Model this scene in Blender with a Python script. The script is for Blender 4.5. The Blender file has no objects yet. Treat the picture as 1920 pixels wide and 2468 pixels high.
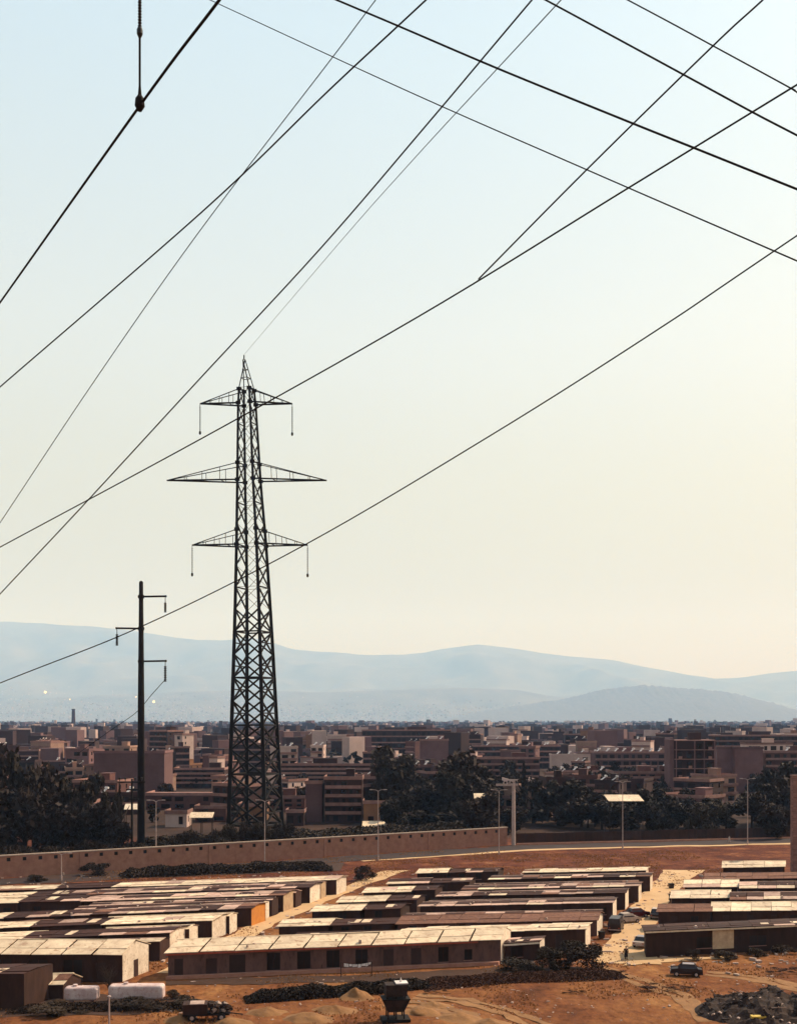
import bpy, math, random
from mathutils import Vector, Matrix, noise
R = random.Random(7)
D2R = math.radians
# ------------------------------------------------------------------ camera, sky, sun, exposure
F = 2750.0; UC = 960.0; VH = 1735.0; CH = 30.0      # focal length and horizon in photo pixels, eye height in metres
scn = bpy.context.scene
cd = bpy.data.cameras.new('camera'); cam = bpy.data.objects.new('camera', cd); scn.collection.objects.link(cam)
cam.location = (0, 0, CH); cam.rotation_euler = (D2R(90), 0, 0)
cd.sensor_fit = 'HORIZONTAL'; cd.sensor_width = 36.0; cd.lens = 36.0*F/1920.0
cd.shift_y = (VH-1234.0)/1920.0
cd.clip_start = 0.5; cd.clip_end = 70000
scn.camera = cam
SUN_EL = D2R(43); SUN_AZ = D2R(60)                  # azimuth clockwise from +Y
world = bpy.data.worlds.new('World'); scn.world = world; world.use_nodes = True
nt = world.node_tree; nt.nodes.clear()
wo = nt.nodes.new('ShaderNodeOutputWorld'); bg = nt.nodes.new('ShaderNodeBackground')
sky = nt.nodes.new('ShaderNodeTexSky'); sky.sky_type = 'NISHITA'; sky.sun_disc = False
sky.sun_elevation = SUN_EL; sky.sun_rotation = SUN_AZ
sky.altitude = 100; sky.air_density = 1.0; sky.dust_density = 2.0; sky.ozone_density = 1.0
tc = nt.nodes.new('ShaderNodeTexCoord'); sep = nt.nodes.new('ShaderNodeSeparateXYZ')
ramp = nt.nodes.new('ShaderNodeValToRGB')
els = ramp.color_ramp.elements
els[0].position = 0.0; els[0].color = (.74, .60, .38, 1)
els[1].position = 1.0; els[1].color = (0.75, 0.80, 0.80, 1)
e = els.new(.12); e.color = (.75, .63, .40, 1)
e = els.new(.29); e.color = (1.06, .94, .74, 1)
e = els.new(.52); e.color = (1.17, 1.09, .86, 1)
mul = nt.nodes.new('ShaderNodeMix'); mul.data_type = 'RGBA'; mul.blend_type = 'MULTIPLY'; mul.inputs[0].default_value = 1.0
nt.links.new(tc.outputs['Generated'], sep.inputs[0]); nt.links.new(sep.outputs['Z'], ramp.inputs[0])
nt.links.new(sky.outputs[0], mul.inputs[6]); nt.links.new(ramp.outputs[0], mul.inputs[7])
# thick even haze evens the clear-sky model out: blend with a gradient by height above the horizon
hz_ = nt.nodes.new('ShaderNodeValToRGB'); he_ = hz_.color_ramp.elements
he_[0].position = 0.0; he_[0].color = (.65, .51, .27, 1); he_[1].position = 1.0; he_[1].color = (.42, .50, .55, 1)
for p_, c_ in ((.10, (.665, .56, .32)), (.20, (.78, .70, .48)), (.32, (.86, .86, .78)), (.52, (.74, .89, .99))):
    q_ = he_.new(p_); q_.color = (*c_, 1)
nt.links.new(sep.outputs['Z'], hz_.inputs[0])
sc_ = nt.nodes.new('ShaderNodeVectorMath'); sc_.operation = 'SCALE'; sc_.inputs['Scale'].default_value = 3.7; nt.links.new(hz_.outputs[0], sc_.inputs[0])
bl_ = nt.nodes.new('ShaderNodeMix'); bl_.data_type = 'RGBA'; bl_.inputs[0].default_value = .62
nt.links.new(mul.outputs[2], bl_.inputs[6]); nt.links.new(sc_.outputs[0], bl_.inputs[7]); nt.links.new(bl_.outputs[2], bg.inputs[0]); bg.inputs[1].default_value = 0.15
nt.links.new(bg.outputs[0], wo.inputs[0])
sd = bpy.data.lights.new('sun', 'SUN'); sd.energy = 3.7; sd.angle = D2R(0.5); sd.color = (1.0, .90, .74)
sun = bpy.data.objects.new('sun', sd); scn.collection.objects.link(sun)
sdir = Vector((math.sin(SUN_AZ)*math.cos(SUN_EL), math.cos(SUN_AZ)*math.cos(SUN_EL), math.sin(SUN_EL)))
sun.rotation_euler = sdir.to_track_quat('Z', 'Y').to_euler(); sun.location = (60, 40, 80)
vs = scn.view_settings; vs.view_transform = 'Standard'; vs.look = 'None'; vs.exposure = 0.85; vs.gamma = 1.0
scn.cycles.use_denoising = True
scn.cycles.volume_bounces = 1; scn.cycles.max_bounces = 6
scn.cycles.volume_max_steps = 64
# ------------------------------------------------------------------ helpers
COL = scn.collection
def P(u, v, Y): return Vector(((u-UC)/F*Y, Y, CH-(v-VH)/F*Y))
def G(u, v, z=0.0):
    Y = (CH-z)*F/(v-VH); return Vector(((u-UC)/F*Y, Y, z))
def lerp(a, b, t): return a+(b-a)*t
def interp(pts, x):
    if x <= pts[0][0]: return pts[0][1]
    for (a, b), (c, d) in zip(pts, pts[1:]):
        if x <= c: return b+(d-b)*(x-a)/(c-a)
    return pts[-1][1]
def smooth(a, b, x):
    t = max(0, min(1, (x-a)/(b-a))); return t*t*(3-2*t)
def tag(o, label=None, cat=None, group=None, kind=None):
    if label: o['label'] = label
    if cat: o['category'] = cat
    if group: o['group'] = group
    if kind: o['kind'] = kind
    return o
def empty(name, loc, rz=0.0, label=None, cat=None, group=None):
    o = bpy.data.objects.new(name, None); COL.objects.link(o); o.empty_display_size = .2
    o.location = loc; o.rotation_euler = (0, 0, rz); return tag(o, label, cat, group)
def link(name, me, parent=None, loc=(0, 0, 0), rot=(0, 0, 0), scale=(1, 1, 1)):
    o = bpy.data.objects.new(name, me); COL.objects.link(o); o.location = loc; o.rotation_euler = rot; o.scale = scale
    if parent: o.parent = parent
    return o
class MB:
    def __init__(s): s.v = []; s.f = []; s.m = []; s.cm = 0
    def add(s, vs, fs):
        n = len(s.v); s.v += [tuple(p) for p in vs]
        for f in fs: s.f.append(tuple(i+n for i in f)); s.m.append(s.cm)
    def hexa(s, b, t):   # 4 bottom + 4 top points, counter-clockwise seen from above
        s.add(list(b)+list(t), [(3, 2, 1, 0), (4, 5, 6, 7), (0, 1, 5, 4), (1, 2, 6, 5), (2, 3, 7, 6), (3, 0, 4, 7)])
    def box(s, x0, x1, y0, y1, z0, z1):
        s.hexa([(x0, y0, z0), (x1, y0, z0), (x1, y1, z0), (x0, y1, z0)], [(x0, y0, z1), (x1, y0, z1), (x1, y1, z1), (x0, y1, z1)])
    def obox(s, o, a, b, a0, a1, b0, b1, z0, z1):   # box along two (possibly skew) ground axes
        q = [o+a*p+b*r for p, r in ((a0, b0), (a1, b0), (a1, b1), (a0, b1))]
        s.hexa([(p.x, p.y, z0) for p in q], [(p.x, p.y, z1) for p in q])
    def bar(s, p, q, w, h=None):
        p = Vector(p); q = Vector(q); h = h or w; d = (q-p).normalized()
        up = Vector((0, 0, 1)) if abs(d.z) < .95 else Vector((1, 0, 0))
        x = d.cross(up).normalized()*(w/2); y = x.cross(d).normalized()*(h/2)
        s.hexa([p-x-y, p+x-y, p+x+y, p-x+y], [q-x-y, q+x-y, q+x+y, q-x+y])
    def tube(s, pts, rad, n=6, cap=True):
        pts = [Vector(p) for p in pts]; rs = rad if isinstance(rad, (list, tuple)) else [rad]*len(pts)
        base = len(s.v); N = len(pts); last = None
        for i, p in enumerate(pts):
            d = (pts[min(i+1, N-1)]-pts[max(i-1, 0)]).normalized()
            up = last if last else (Vector((0, 0, 1)) if abs(d.z) < .9 else Vector((1, 0, 0)))
            x = d.cross(up).normalized(); y = x.cross(d).normalized(); last = y
            for k in range(n):
                a = 2*math.pi*k/n; s.v.append(tuple(p+(x*math.cos(a)+y*math.sin(a))*rs[i]))
        for i in range(N-1):
            for k in range(n):
                a = base+i*n+k; b = base+i*n+(k+1) % n
                s.f.append((a, b, b+n, a+n)); s.m.append(s.cm)
        if cap:
            s.f.append(tuple(base+k for k in range(n))[::-1]); s.m.append(s.cm)
            s.f.append(tuple(base+(N-1)*n+k for k in range(n))); s.m.append(s.cm)
    def mesh(s, name, mats, smooth=False):
        me = bpy.data.meshes.new(name); me.from_pydata(s.v, [], s.f)
        for m in (mats if isinstance(mats, (list, tuple)) else [mats]): me.materials.append(m)
        if s.cm: me.polygons.foreach_set('material_index', s.m)
        if smooth: me.polygons.foreach_set('use_smooth', [True]*len(me.polygons))
        me.update(); return me
    def build(s, name, mats, parent=None, loc=(0, 0, 0), smooth=False):
        return link(name, s.mesh(name, mats, smooth), parent, loc)
# ------------------------------------------------------------------ materials
def mat(name, col, col2=None, scale=1.0, rough=.85, vary=.12, bump=0.0, bscale=8.0, metal=0.0, stretch=(1, 1, 1), contrast=.5, rust=None, warm=(.80, .69, .64)):
    col = tuple(a*b for a, b in zip(col, warm)); col2 = tuple(a*b for a, b in zip(col2, warm)) if col2 else None; rust = tuple(a*b for a, b in zip(rust, warm)) if rust else None
    m = bpy.data.materials.new(name); m.use_nodes = True; t = m.node_tree; N = t.nodes; L = t.links
    b = N['Principled BSDF']; b.inputs['Roughness'].default_value = rough; b.inputs['Metallic'].default_value = metal
    b.inputs['Specular IOR Level'].default_value = .25
    tcn = N.new('ShaderNodeTexCoord'); mp = N.new('ShaderNodeMapping'); mp.inputs['Scale'].default_value = stretch
    L.new(tcn.outputs['Object'], mp.inputs[0])
    oi = N.new('ShaderNodeObjectInfo')
    off = N.new('ShaderNodeVectorMath'); off.operation = 'SCALE'; off.inputs[0].default_value = (37, 53, 11)
    L.new(oi.outputs['Random'], off.inputs['Scale']); L.new(off.outputs[0], mp.inputs['Location'])
    nz = N.new('ShaderNodeTexNoise'); nz.inputs['Scale'].default_value = scale; nz.inputs['Detail'].default_value = 6; nz.inputs['Roughness'].default_value = .65
    L.new(mp.outputs[0], nz.inputs['Vector'])
    rp = N.new('ShaderNodeValToRGB'); e = rp.color_ramp.elements
    c2 = col2 or tuple(c*.65 for c in col)
    e[0].position = .5-contrast*.35; e[0].color = (*c2, 1); e[1].position = .5+contrast*.35; e[1].color = (*col, 1)
    L.new(nz.outputs['Fac'], rp.inputs[0]); out = rp.outputs[0]
    if rust:
        n2 = N.new('ShaderNodeTexNoise'); n2.inputs['Scale'].default_value = scale*3.3; n2.inputs['Detail'].default_value = 8
        L.new(mp.outputs[0], n2.inputs['Vector'])
        r2 = N.new('ShaderNodeValToRGB'); r2.color_ramp.elements[0].position = .54; r2.color_ramp.elements[1].position = .74
        L.new(n2.outputs['Fac'], r2.inputs[0])
        mx = N.new('ShaderNodeMix'); mx.data_type = 'RGBA'; L.new(r2.outputs[0], mx.inputs[0]); L.new(out, mx.inputs[6]); mx.inputs[7].default_value = (*rust, 1)
        out = mx.outputs[2]
    hs = N.new('ShaderNodeHueSaturation')
    mr = N.new('ShaderNodeMapRange'); mr.inputs['To Min'].default_value = 1-vary; mr.inputs['To Max'].default_value = 1+vary
    L.new(oi.outputs['Random'], mr.inputs['Value']); L.new(mr.outputs[0], hs.inputs['Value']); L.new(out, hs.inputs['Color'])
    L.new(hs.outputs[0], b.inputs['Base Color'])
    if bump:
        n3 = N.new('ShaderNodeTexNoise'); n3.inputs['Scale'].default_value = bscale; n3.inputs['Detail'].default_value = 5
        L.new(mp.outputs[0], n3.inputs['Vector'])
        bp = N.new('ShaderNodeBump'); bp.inputs['Strength'].default_value = bump; bp.inputs['Distance'].default_value = .1
        L.new(n3.outputs['Fac'], bp.inputs['Height']); L.new(bp.outputs[0], b.inputs['Normal'])
    return m
M = {}
M['pale_roof'] = mat('pale_sheet_roof', (.88, .79, .58), (.60, .49, .36), .5, .55, .16, .25, 3, rust=(.40, .26, .17))
M['pink_roof'] = mat('weathered_sheet_roof', (.66, .50, .42), (.30, .18, .15), 1.6, .7, .3, .25, 3, stretch=(.7, 2.5, 1), rust=(.62, .52, .42))
M['brown_roof'] = mat('brown_felt_roof', (.060, .022, .016), (.032, .012, .010), 1.2, .9, .22, .3, 6)
M['tan_roof'] = mat('tan_felt_roof', (.24, .125, .085), (.13, .062, .045), 2.0, .9, .15, .3, 6)
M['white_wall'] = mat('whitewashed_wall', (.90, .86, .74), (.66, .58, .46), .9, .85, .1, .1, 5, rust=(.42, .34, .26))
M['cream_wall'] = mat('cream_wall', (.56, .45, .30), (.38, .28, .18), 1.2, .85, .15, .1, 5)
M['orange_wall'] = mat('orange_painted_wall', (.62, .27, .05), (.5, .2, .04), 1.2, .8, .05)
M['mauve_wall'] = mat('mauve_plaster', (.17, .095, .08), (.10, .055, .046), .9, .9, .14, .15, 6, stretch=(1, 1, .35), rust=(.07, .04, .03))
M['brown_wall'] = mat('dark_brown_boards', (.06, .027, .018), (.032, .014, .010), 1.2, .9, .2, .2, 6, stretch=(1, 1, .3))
M['red_trim'] = mat('red_fascia', (.42, .10, .06), None, 2, .7, .1)
M['opening'] = mat('dark_opening', (.014, .009, .009), None, 2, .35, .2)
M['door'] = mat('dark_door_paint', (.05, .024, .02), None, 2, .6, .25)
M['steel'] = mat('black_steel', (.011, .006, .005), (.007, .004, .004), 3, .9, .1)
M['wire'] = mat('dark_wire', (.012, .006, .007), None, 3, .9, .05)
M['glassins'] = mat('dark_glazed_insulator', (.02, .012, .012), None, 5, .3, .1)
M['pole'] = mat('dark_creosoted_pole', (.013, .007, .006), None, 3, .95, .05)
M['lamp_metal'] = mat('pale_galvanised_steel', (.50, .42, .40), (.36, .29, .28), 2, .6, .1)
M['conc'] = mat('rose_concrete', (.46, .25, .18), (.32, .165, .12), .8, .95, .12, .3, 7)
M['coping'] = mat('pale_coping_stone', (.66, .54, .44), None, 2, .9, .1)
M['asphalt'] = mat('dark_asphalt', (.045, .028, .028), (.03, .018, .018), .3, .9, .0, .2, 5)
M['sand'] = mat('pale_sandy_track', (.66, .50, .30), (.46, .30, .15), .25, .95, .0, .3, 2, contrast=.9)
M['bark'] = mat('dark_bark', (.05, .032, .024), None, 4, .95, .1, .4)
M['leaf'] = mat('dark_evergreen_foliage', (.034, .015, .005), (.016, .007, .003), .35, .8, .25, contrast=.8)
M['leaf2'] = mat('olive_foliage', (.044, .026, .011), (.020, .011, .006), .4, .8, .25, contrast=.8)
M['scrub'] = mat('dry_rust_scrub', (.085, .032, .014), (.035, .013, .008), .5, .9, .2, contrast=.9)
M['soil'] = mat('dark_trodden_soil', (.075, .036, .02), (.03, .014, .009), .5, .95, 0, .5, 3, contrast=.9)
M['rubble'] = mat('dark_spoil', (.05, .03, .024), (.02, .012, .01), 1.2, .95, .2, .5, 4)
M['debris'] = mat('pale_debris', (.62, .52, .46), (.36, .26, .22), 2, .8, .3)
M['yellow'] = mat('yellow_plastic', (.8, .62, .12), None, 2, .6, .05)
M['earth'] = mat('dug_earth', (.34, .19, .08), (.15, .075, .032), .7, .95, .1, .5, 3, contrast=.9)
M['car_dark'] = mat('dark_car_paint', (.03, .02, .022), None, 2, .35, .2)
M['car_grey'] = mat('grey_car_paint', (.34, .33, .36), None, 2, .35, .1)
M['car_light'] = mat('cream_car_paint', (.66, .58, .50), None, 2, .4, .1)
M['car_red'] = mat('maroon_car_paint', (.10, .02, .02), None, 2, .35, .1)
M['glass'] = mat('car_glass', (.05, .05, .06), None, 2, .12, .1)
M['tyre'] = mat('tyre_rubber', (.015, .013, .013), None, 5, .9, .1)
M['cloth_dark'] = mat('dark_clothes', (.02, .014, .016), None, 6, .95, .3)
M['cloth_pale'] = mat('pale_clothes', (.6, .52, .48), None, 6, .95, .1)
M['skin'] = mat('skin', (.42, .24, .16), None, 6, .6, .1)
M['hair'] = mat('dark_hair', (.02, .012, .01), None, 6, .7, .1)
M['tank'] = mat('white_tank_paint', (.74, .66, .66), (.5, .38, .38), 1.0, .6, .08, rust=(.42, .24, .22))
BT = [mat('plaster_rose', (.17, .092, .075), (.11, .056, .048), .25, .9, .3, warm=(.70, .53, .52)), mat('plaster_grey_mauve', (.225, .145, .14), (.165, .10, .098), .25, .9, .3, warm=(.70, .53, .52)),
      mat('plaster_umber', (.065, .032, .026), (.04, .019, .017), .25, .9, .3, warm=(.70, .53, .52)), mat('plaster_cream', (.46, .35, .26), (.32, .23, .17), .25, .9, .2, warm=(.70, .53, .52)),
      mat('plaster_white', (.74, .68, .60), (.6, .52, .45), .25, .9, .12, warm=(.70, .53, .52)), mat('plaster_tan', (.33, .20, .10), (.24, .135, .07), .25, .9, .2, warm=(.70, .53, .52))]
M['bslab'] = mat('concrete_slab_edge', (.36, .24, .20), (.25, .155, .13), .6, .9, .2, warm=(.74, .57, .55))
M['bwin'] = mat('window_glass', (.022, .014, .015), None, .6, .2, .5)
M['heater'] = mat('white_heater_panel', (.98, .98, .98), None, 1, .35, .05)
M['city'] = [mat('distant_wall_umber', (.07, .038, .034), None, .05, .9, 0, warm=(.72, .55, .55)), mat('distant_wall_mauve', (.22, .14, .135), None, .05, .9, 0, warm=(.72, .55, .55)), mat('distant_wall_white', (.70, .62, .54), None, .05, .9, 0, warm=(.72, .55, .55))]
M['citytree'] = mat('distant_tree_clumps', (.04, .03, .022), (.022, .016, .013), .05, .95, 0)
# ------------------------------------------------------------------ ground
def hill(x, y):
    r = math.hypot(x*.55, max(y, 0)) if y > 0 else abs(x)*.55
    return 27.2*(1-smooth(2, 74, r)) if r < 74 else 0.0
def hgt(x, y):
    z = hill(x, y)
    if 60 < y < 330 and abs(x) < 130:
        k = smooth(60, 80, y)*(1-smooth(280, 330, y))
        z += k*(.16*noise.noise(Vector((x*.11, y*.11, 0)))+.07*noise.noise(Vector((x*.5, y*.5, 3)))-.12)
    return z
def axis(parts):
    o = []
    for a, b, st in parts:
        n = max(1, round((b-a)/st)); o += [a+(b-a)*i/n for i in range(n)]
    return o+[parts[-1][1]]
xs = axis([(-19000, -1200, 1500), (-1200, -200, 100), (-200, -90, 10), (-90, 90, 1.5), (90, 200, 10), (200, 1200, 100), (1200, 19000, 1500)])
ys = axis([(-250, -60, 20), (-60, 60, 6), (60, 100, 2.5), (100, 165, .8), (165, 300, 1.6), (300, 500, 20), (500, 2000, 150), (2000, 38500, 1500)])
mb = MB(); nx = len(xs)
mb.v = [(x, y, hgt(x, y)) for y in ys for x in xs]
mb.f = [(j*nx+i, j*nx+i+1, (j+1)*nx+i+1, (j+1)*nx+i) for j in range(len(ys)-1) for i in range(nx-1)]; mb.m = [0]*len(mb.f)
def ground_mat():
    m = bpy.data.materials.new('dry_ground'); m.use_nodes = True; t = m.node_tree; N = t.nodes; L = t.links
    b = N['Principled BSDF']; b.inputs['Roughness'].default_value = .97; b.inputs['Specular IOR Level'].default_value = .1
    tcn = N.new('ShaderNodeTexCoord')
    def nz(scale, det, st=(1, 1, 1), rg=.6):
        mp = N.new('ShaderNodeMapping'); mp.inputs['Scale'].default_value = st; L.new(tcn.outputs['Object'], mp.inputs[0])
        n = N.new('ShaderNodeTexNoise'); n.inputs['Scale'].default_value = scale; n.inputs['Detail'].default_value = det; n.inputs['Roughness'].default_value = rg
        L.new(mp.outputs[0], n.inputs['Vector']); return n.outputs['Fac']
    def rmp(fac, stops):
        r = N.new('ShaderNodeValToRGB'); e = r.color_ramp.elements
        e[0].position, e[0].color = stops[0][0], (*stops[0][1], 1); e[1].position, e[1].color = stops[-1][0], (*stops[-1][1], 1)
        for p, c in stops[1:-1]: q = e.new(p); q.color = (*c, 1)
        L.new(fac, r.inputs[0]); return r.outputs[0]
    def mix(fac, a, c):
        x = N.new('ShaderNodeMix'); x.data_type = 'RGBA'; L.new(fac, x.inputs[0]); L.new(a, x.inputs[6]); L.new(c, x.inputs[7]); return x.outputs[2]
    tan = rmp(nz(.13, 10, (.7, .4, 1), .72), [(.30, (.058, .019, .008)), (.44, (.135, .044, .016)), (.56, (.20, .077, .027)), (.66, (.28, .127, .046)), (.78, (.38, .21, .09))])
    rust = rmp(nz(.22, 8, (.6, .6, 1), .75), [(.32, (.038, .009, .006)), (.5, (.10, .025, .011)), (.62, (.18, .06, .024)), (.74, (.37, .20, .10))])
    town = rmp(nz(.03, 5), [(.3, (.022, .011, .008)), (.7, (.065, .034, .024))])
    sp = N.new('ShaderNodeSeparateXYZ'); L.new(tcn.outputs['Object'], sp.inputs[0])
    def band(y0, y1, amp):
        n = nz(.05, 4); ad = N.new('ShaderNodeMath'); ad.operation = 'MULTIPLY_ADD'; L.new(n, ad.inputs[0]); ad.inputs[1].default_value = amp; L.new(sp.outputs['Y'], ad.inputs[2])
        r = N.new('ShaderNodeMapRange'); r.inputs['From Min'].default_value = y0; r.inputs['From Max'].default_value = y1; L.new(ad.outputs[0], r.inputs['Value']); return r.outputs[0]
    c = mix(band(205, 225, 25), tan, rust); c = mix(band(285, 300, 10), c, town)
    # fine dry-grass mottling
    fine = rmp(nz(1.3, 6, (1, .6, 1), .8), [(.33, (.50, .42, .36)), (.5, (.92, .92, .92)), (.68, (1.25, 1.22, 1.15))])
    x = N.new('ShaderNodeMix'); x.data_type = 'RGBA'; x.blend_type = 'MULTIPLY'; x.inputs[0].default_value = 1; L.new(c, x.inputs[6]); L.new(fine, x.inputs[7])
    L.new(x.outputs[2], b.inputs['Base Color'])
    bp = N.new('ShaderNodeBump'); bp.inputs['Strength'].default_value = .6; bp.inputs['Distance'].default_value = .35; L.new(nz(.9, 7), bp.inputs['Height']); L.new(bp.outputs[0], b.inputs['Normal'])
    return m
g = mb.build('ground', ground_mat(), smooth=True); tag(g, kind='structure')
def strip(name, pts, m, lift=.05, kind='structure', step=2.5):
    """a ground strip: list of (left point, right point) pairs on the ground, resampled and laid on the terrain"""
    mb = MB(); rows = []
    for (a, b), (c, d) in zip(pts, pts[1:]):
        n = max(1, int((c-a).length/step))
        for i in range(n): rows.append((lerp(a, c, i/n), lerp(b, d, i/n)))
    rows.append(pts[-1]); K = 6
    for r, (a, b) in enumerate(rows):
        for k in range(K+1):
            p = lerp(a, b, k/K)
            if k in (0, K): p = p+(b-a).normalized()*R.uniform(-.35, .35)
            mb.v.append((p.x, p.y, hgt(p.x, p.y)+lift))
    for r in range(len(rows)-1):
        for k in range(K): a = r*(K+1)+k; mb.f.append((a, a+1, a+K+2, a+K+1)); mb.m.append(0)
    return tag(mb.build(name, m, smooth=True), kind=kind)
# mountains -----------------------------------------------------------------
RIDGE = [(-900, 1480), (-400, 1470), (0, 1495), (60, 1500), (200, 1506), (290, 1513), (350, 1523), (420, 1535), (480, 1541), (540, 1541), (600, 1534), (640, 1540), (700, 1561), (800, 1570), (900, 1580), (960, 1577), (1020, 1571), (1060, 1561), (1110, 1553), (1150, 1550), (1200, 1557), (1300, 1572), (1400, 1580), (1480, 1590), (1560, 1608), (1640, 1622), (1720, 1633), (1780, 1631), (1860, 1619), (1920, 1614), (2300, 1590), (2800, 1600)]
def mountains(name, ridge, Y, front, back, nx, ny, rough, m, seed, foot=2.0, fine=0.0):
    mb = MB(); u0, u1 = ridge[0][0], ridge[-1][0]
    for j in range(ny+1):
        y = lerp(Y-front, Y+back, j/ny)
        for i in range(nx+1):
            u = lerp(u0, u1, i/nx); x = (u-UC)/F*Y
            top = CH-(interp(ridge, u)-VH)/F*Y
            t = (y-(Y-front))/front if y <= Y else 1-(y-Y)/back
            t = max(0, min(1, t)); k = t**1.35
            n = noise.fractal(Vector((x/2200+seed, y/2200, seed)), 1.0, 2.0, 5)
            rg = 1-abs(noise.noise(Vector((x/1700+seed, y/3700, 2))))*2
            z = top*k*(1+rough*(1-t)*(n*.9+rg*.35))+rough*30*n*t-foot*(1-t)**8
            z += fine*t*noise.fractal(Vector((x/70, y/70, seed)), .8, 2.0, 3)
            mb.v.append((x, y, max(z, -foot*.3)))
    mb.f = [(j*(nx+1)+i, j*(nx+1)+i+1, (j+1)*(nx+1)+i+1, (j+1)*(nx+1)+i) for j in range(ny) for i in range(nx)]; mb.m = [0]*len(mb.f)
    return tag(mb.build(name, m, smooth=True), kind='structure')
M['mount'] = mat('bare_mountain_scrub', (.22, .19, .14), (.03, .032, .03), .0016, .95, 0, contrast=.8)
M['hillwood'] = mat('wooded_hill_scrub', (.17, .14, .11), (.02, .022, .02), .012, .95, 0, contrast=.8)
mountains('mountain_range', RIDGE, 32000, 9000, 3900, 260, 48, .85, M['mount'], 3.1)
HILL = [(1020, 1742), (1150, 1716), (1240, 1702), (1330, 1688), (1390, 1676), (1450, 1662), (1500, 1656), (1550, 1650), (1600, 1654), (1680, 1661), (1750, 1668), (1800, 1679), (1850, 1690), (1900, 1706), (1990, 1728), (2060, 1742)]
mountains('wooded_hill', HILL, 20000, 3000, 2400, 420, 40, .45, M['hillwood'], 8.2, fine=22)
HILL2 = [(-500, 1690), (0, 1690), (150, 1680), (300, 1672), (450, 1664), (620, 1660), (760, 1668), (900, 1664), (1100, 1655), (1250, 1660), (1400, 1690), (1560, 1725), (1700, 1742)]
mountains('foothill', HILL2, 23000, 3200, 2200, 160, 26, .4, M['mount'], 5.7)
# ------------------------------------------------------------------ tracks and road
RB = Vector((.31, .951, 0))                         # direction of the lanes between the blocks of huts
def gp(*uv): return [(G(a, b), G(c, d)) for a, b, c, d in uv]
strip('sandy_track', gp((1425, 2318, 1600, 2322), (1468, 2270, 1560, 2272), (1500, 2215, 1590, 2215), (1535, 2165, 1618, 2165), (1580, 2120, 1660, 2120), (1600, 2096, 1700, 2096)), M['sand'])
strip('sandy_track', gp((375, 2345, 450, 2345), (470, 2290, 535, 2291), (612, 2226, 665, 2227), (772, 2160, 815, 2161), (880, 2118, 925, 2118), (920, 2098, 985, 2098)), M['sand'], .055)
strip('sandy_track', gp((1520, 2312, 1500, 2326), (1600, 2308, 1600, 2318), (1760, 2304, 1760, 2308)), M['sand'], .06)
WA, WB = G(-160, 2126), G(1222, 2036)               # line of the concrete perimeter wall
wd = (WB-WA).normalized(); wn = Vector((wd.y, -wd.x, 0))
WC = G(2150, 2014)
strip('road', [(WA+wn*1.5-wd*30, WA+wn*10-wd*30), (WB+wn*1.5, WB+wn*10), (WC+wn*1.5, WC+wn*10)], M['asphalt'], .06, step=6)
strip('sandy_verge', [(WB+wn*10.4-wd*45, WB+wn*11.4-wd*45), (WB+wn*10.4, WB+wn*13), (WC+wn*10.4, WC+wn*13.4)], M['sand'], .05, step=4)
# ------------------------------------------------------------------ perimeter wall
def perimeter_wall():
    L = (WB-WA).length; r = empty('perimeter_wall', WA, label='long rose concrete wall with pale coping and row of square vents below the pylon', cat='wall')
    h = 4.0; pitch = 2.95; z0 = Vector((0, 0, 0))
    mb = MB(); mb.obox(z0, wd, -wn, 0, L, 0, .35, -.3, h-1.05)
    n = int(L/pitch); x = 0.0
    for i in range(n):
        a = i*pitch+1.2; mb.obox(z0, wd, -wn, x, a, 0, .35, h-1.047, h-.35); x = a+.72
    mb.obox(z0, wd, -wn, x, L, 0, .35, h-1.047, h-.35)
    mb.obox(z0, wd, -wn, 0, L, 0, .35, h-.347, h)
    mb.build('wall_body', M['conc'], r)
    v = MB(); v.obox(z0, wd, -wn, 0, .72, .22, .30, h-1.05, h-.35); me = v.mesh('vent', M['opening'])
    for i in range(n): link('vent', me, r, wd*(i*pitch+1.2))
    c = MB(); c.obox(z0, wd, -wn, -.1, L+.1, -.10, .45, h+.003, h+.22); c.build('coping', M['coping'], r)
    p = MB(); p.obox(z0, wd, -wn, 0, .6, -.14, -.003, -.3, h-.05); pm = p.mesh('pier', M['conc'])
    for i in range(0, n, 9): link('pier', pm, r, wd*(i*pitch+.25))
    return r
perimeter_wall()
def hedge_wall():
    d = (WC-WB); L = d.length; d = d/L; nrm = Vector((d.y, -d.x, 0))
    r = empty('boundary_fence', WB+d*2, label='dark brown board fence along the road below the right-hand trees', cat='fence')
    L -= 4; n = int(L/2.5); rr = random.Random(4)
    b = MB(); b.obox(Vector(), d, -nrm, .03, 2.47, .06, .11, .05, 2.6); me = b.mesh('board_panel', M['mauve_wall'] if 0 else M['brown_wall'])
    for i in range(n): link('board_panel', me, r, d*(i*2.5)+Vector((0, 0, rr.uniform(-.05, .12))))
    p = MB(); p.obox(Vector(), d, -nrm, -.07, .07, 0, .05, -.2, 2.8); pm = p.mesh('post', M['bark'])
    for i in range(n+1): link('post', pm, r, d*(i*2.5))
    k = MB(); k.obox(Vector(), d, -nrm, 0, L, -1.3, -.9, -.2, .35); k.build('kerb_wall', M['conc'], r)
hedge_wall()
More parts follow.
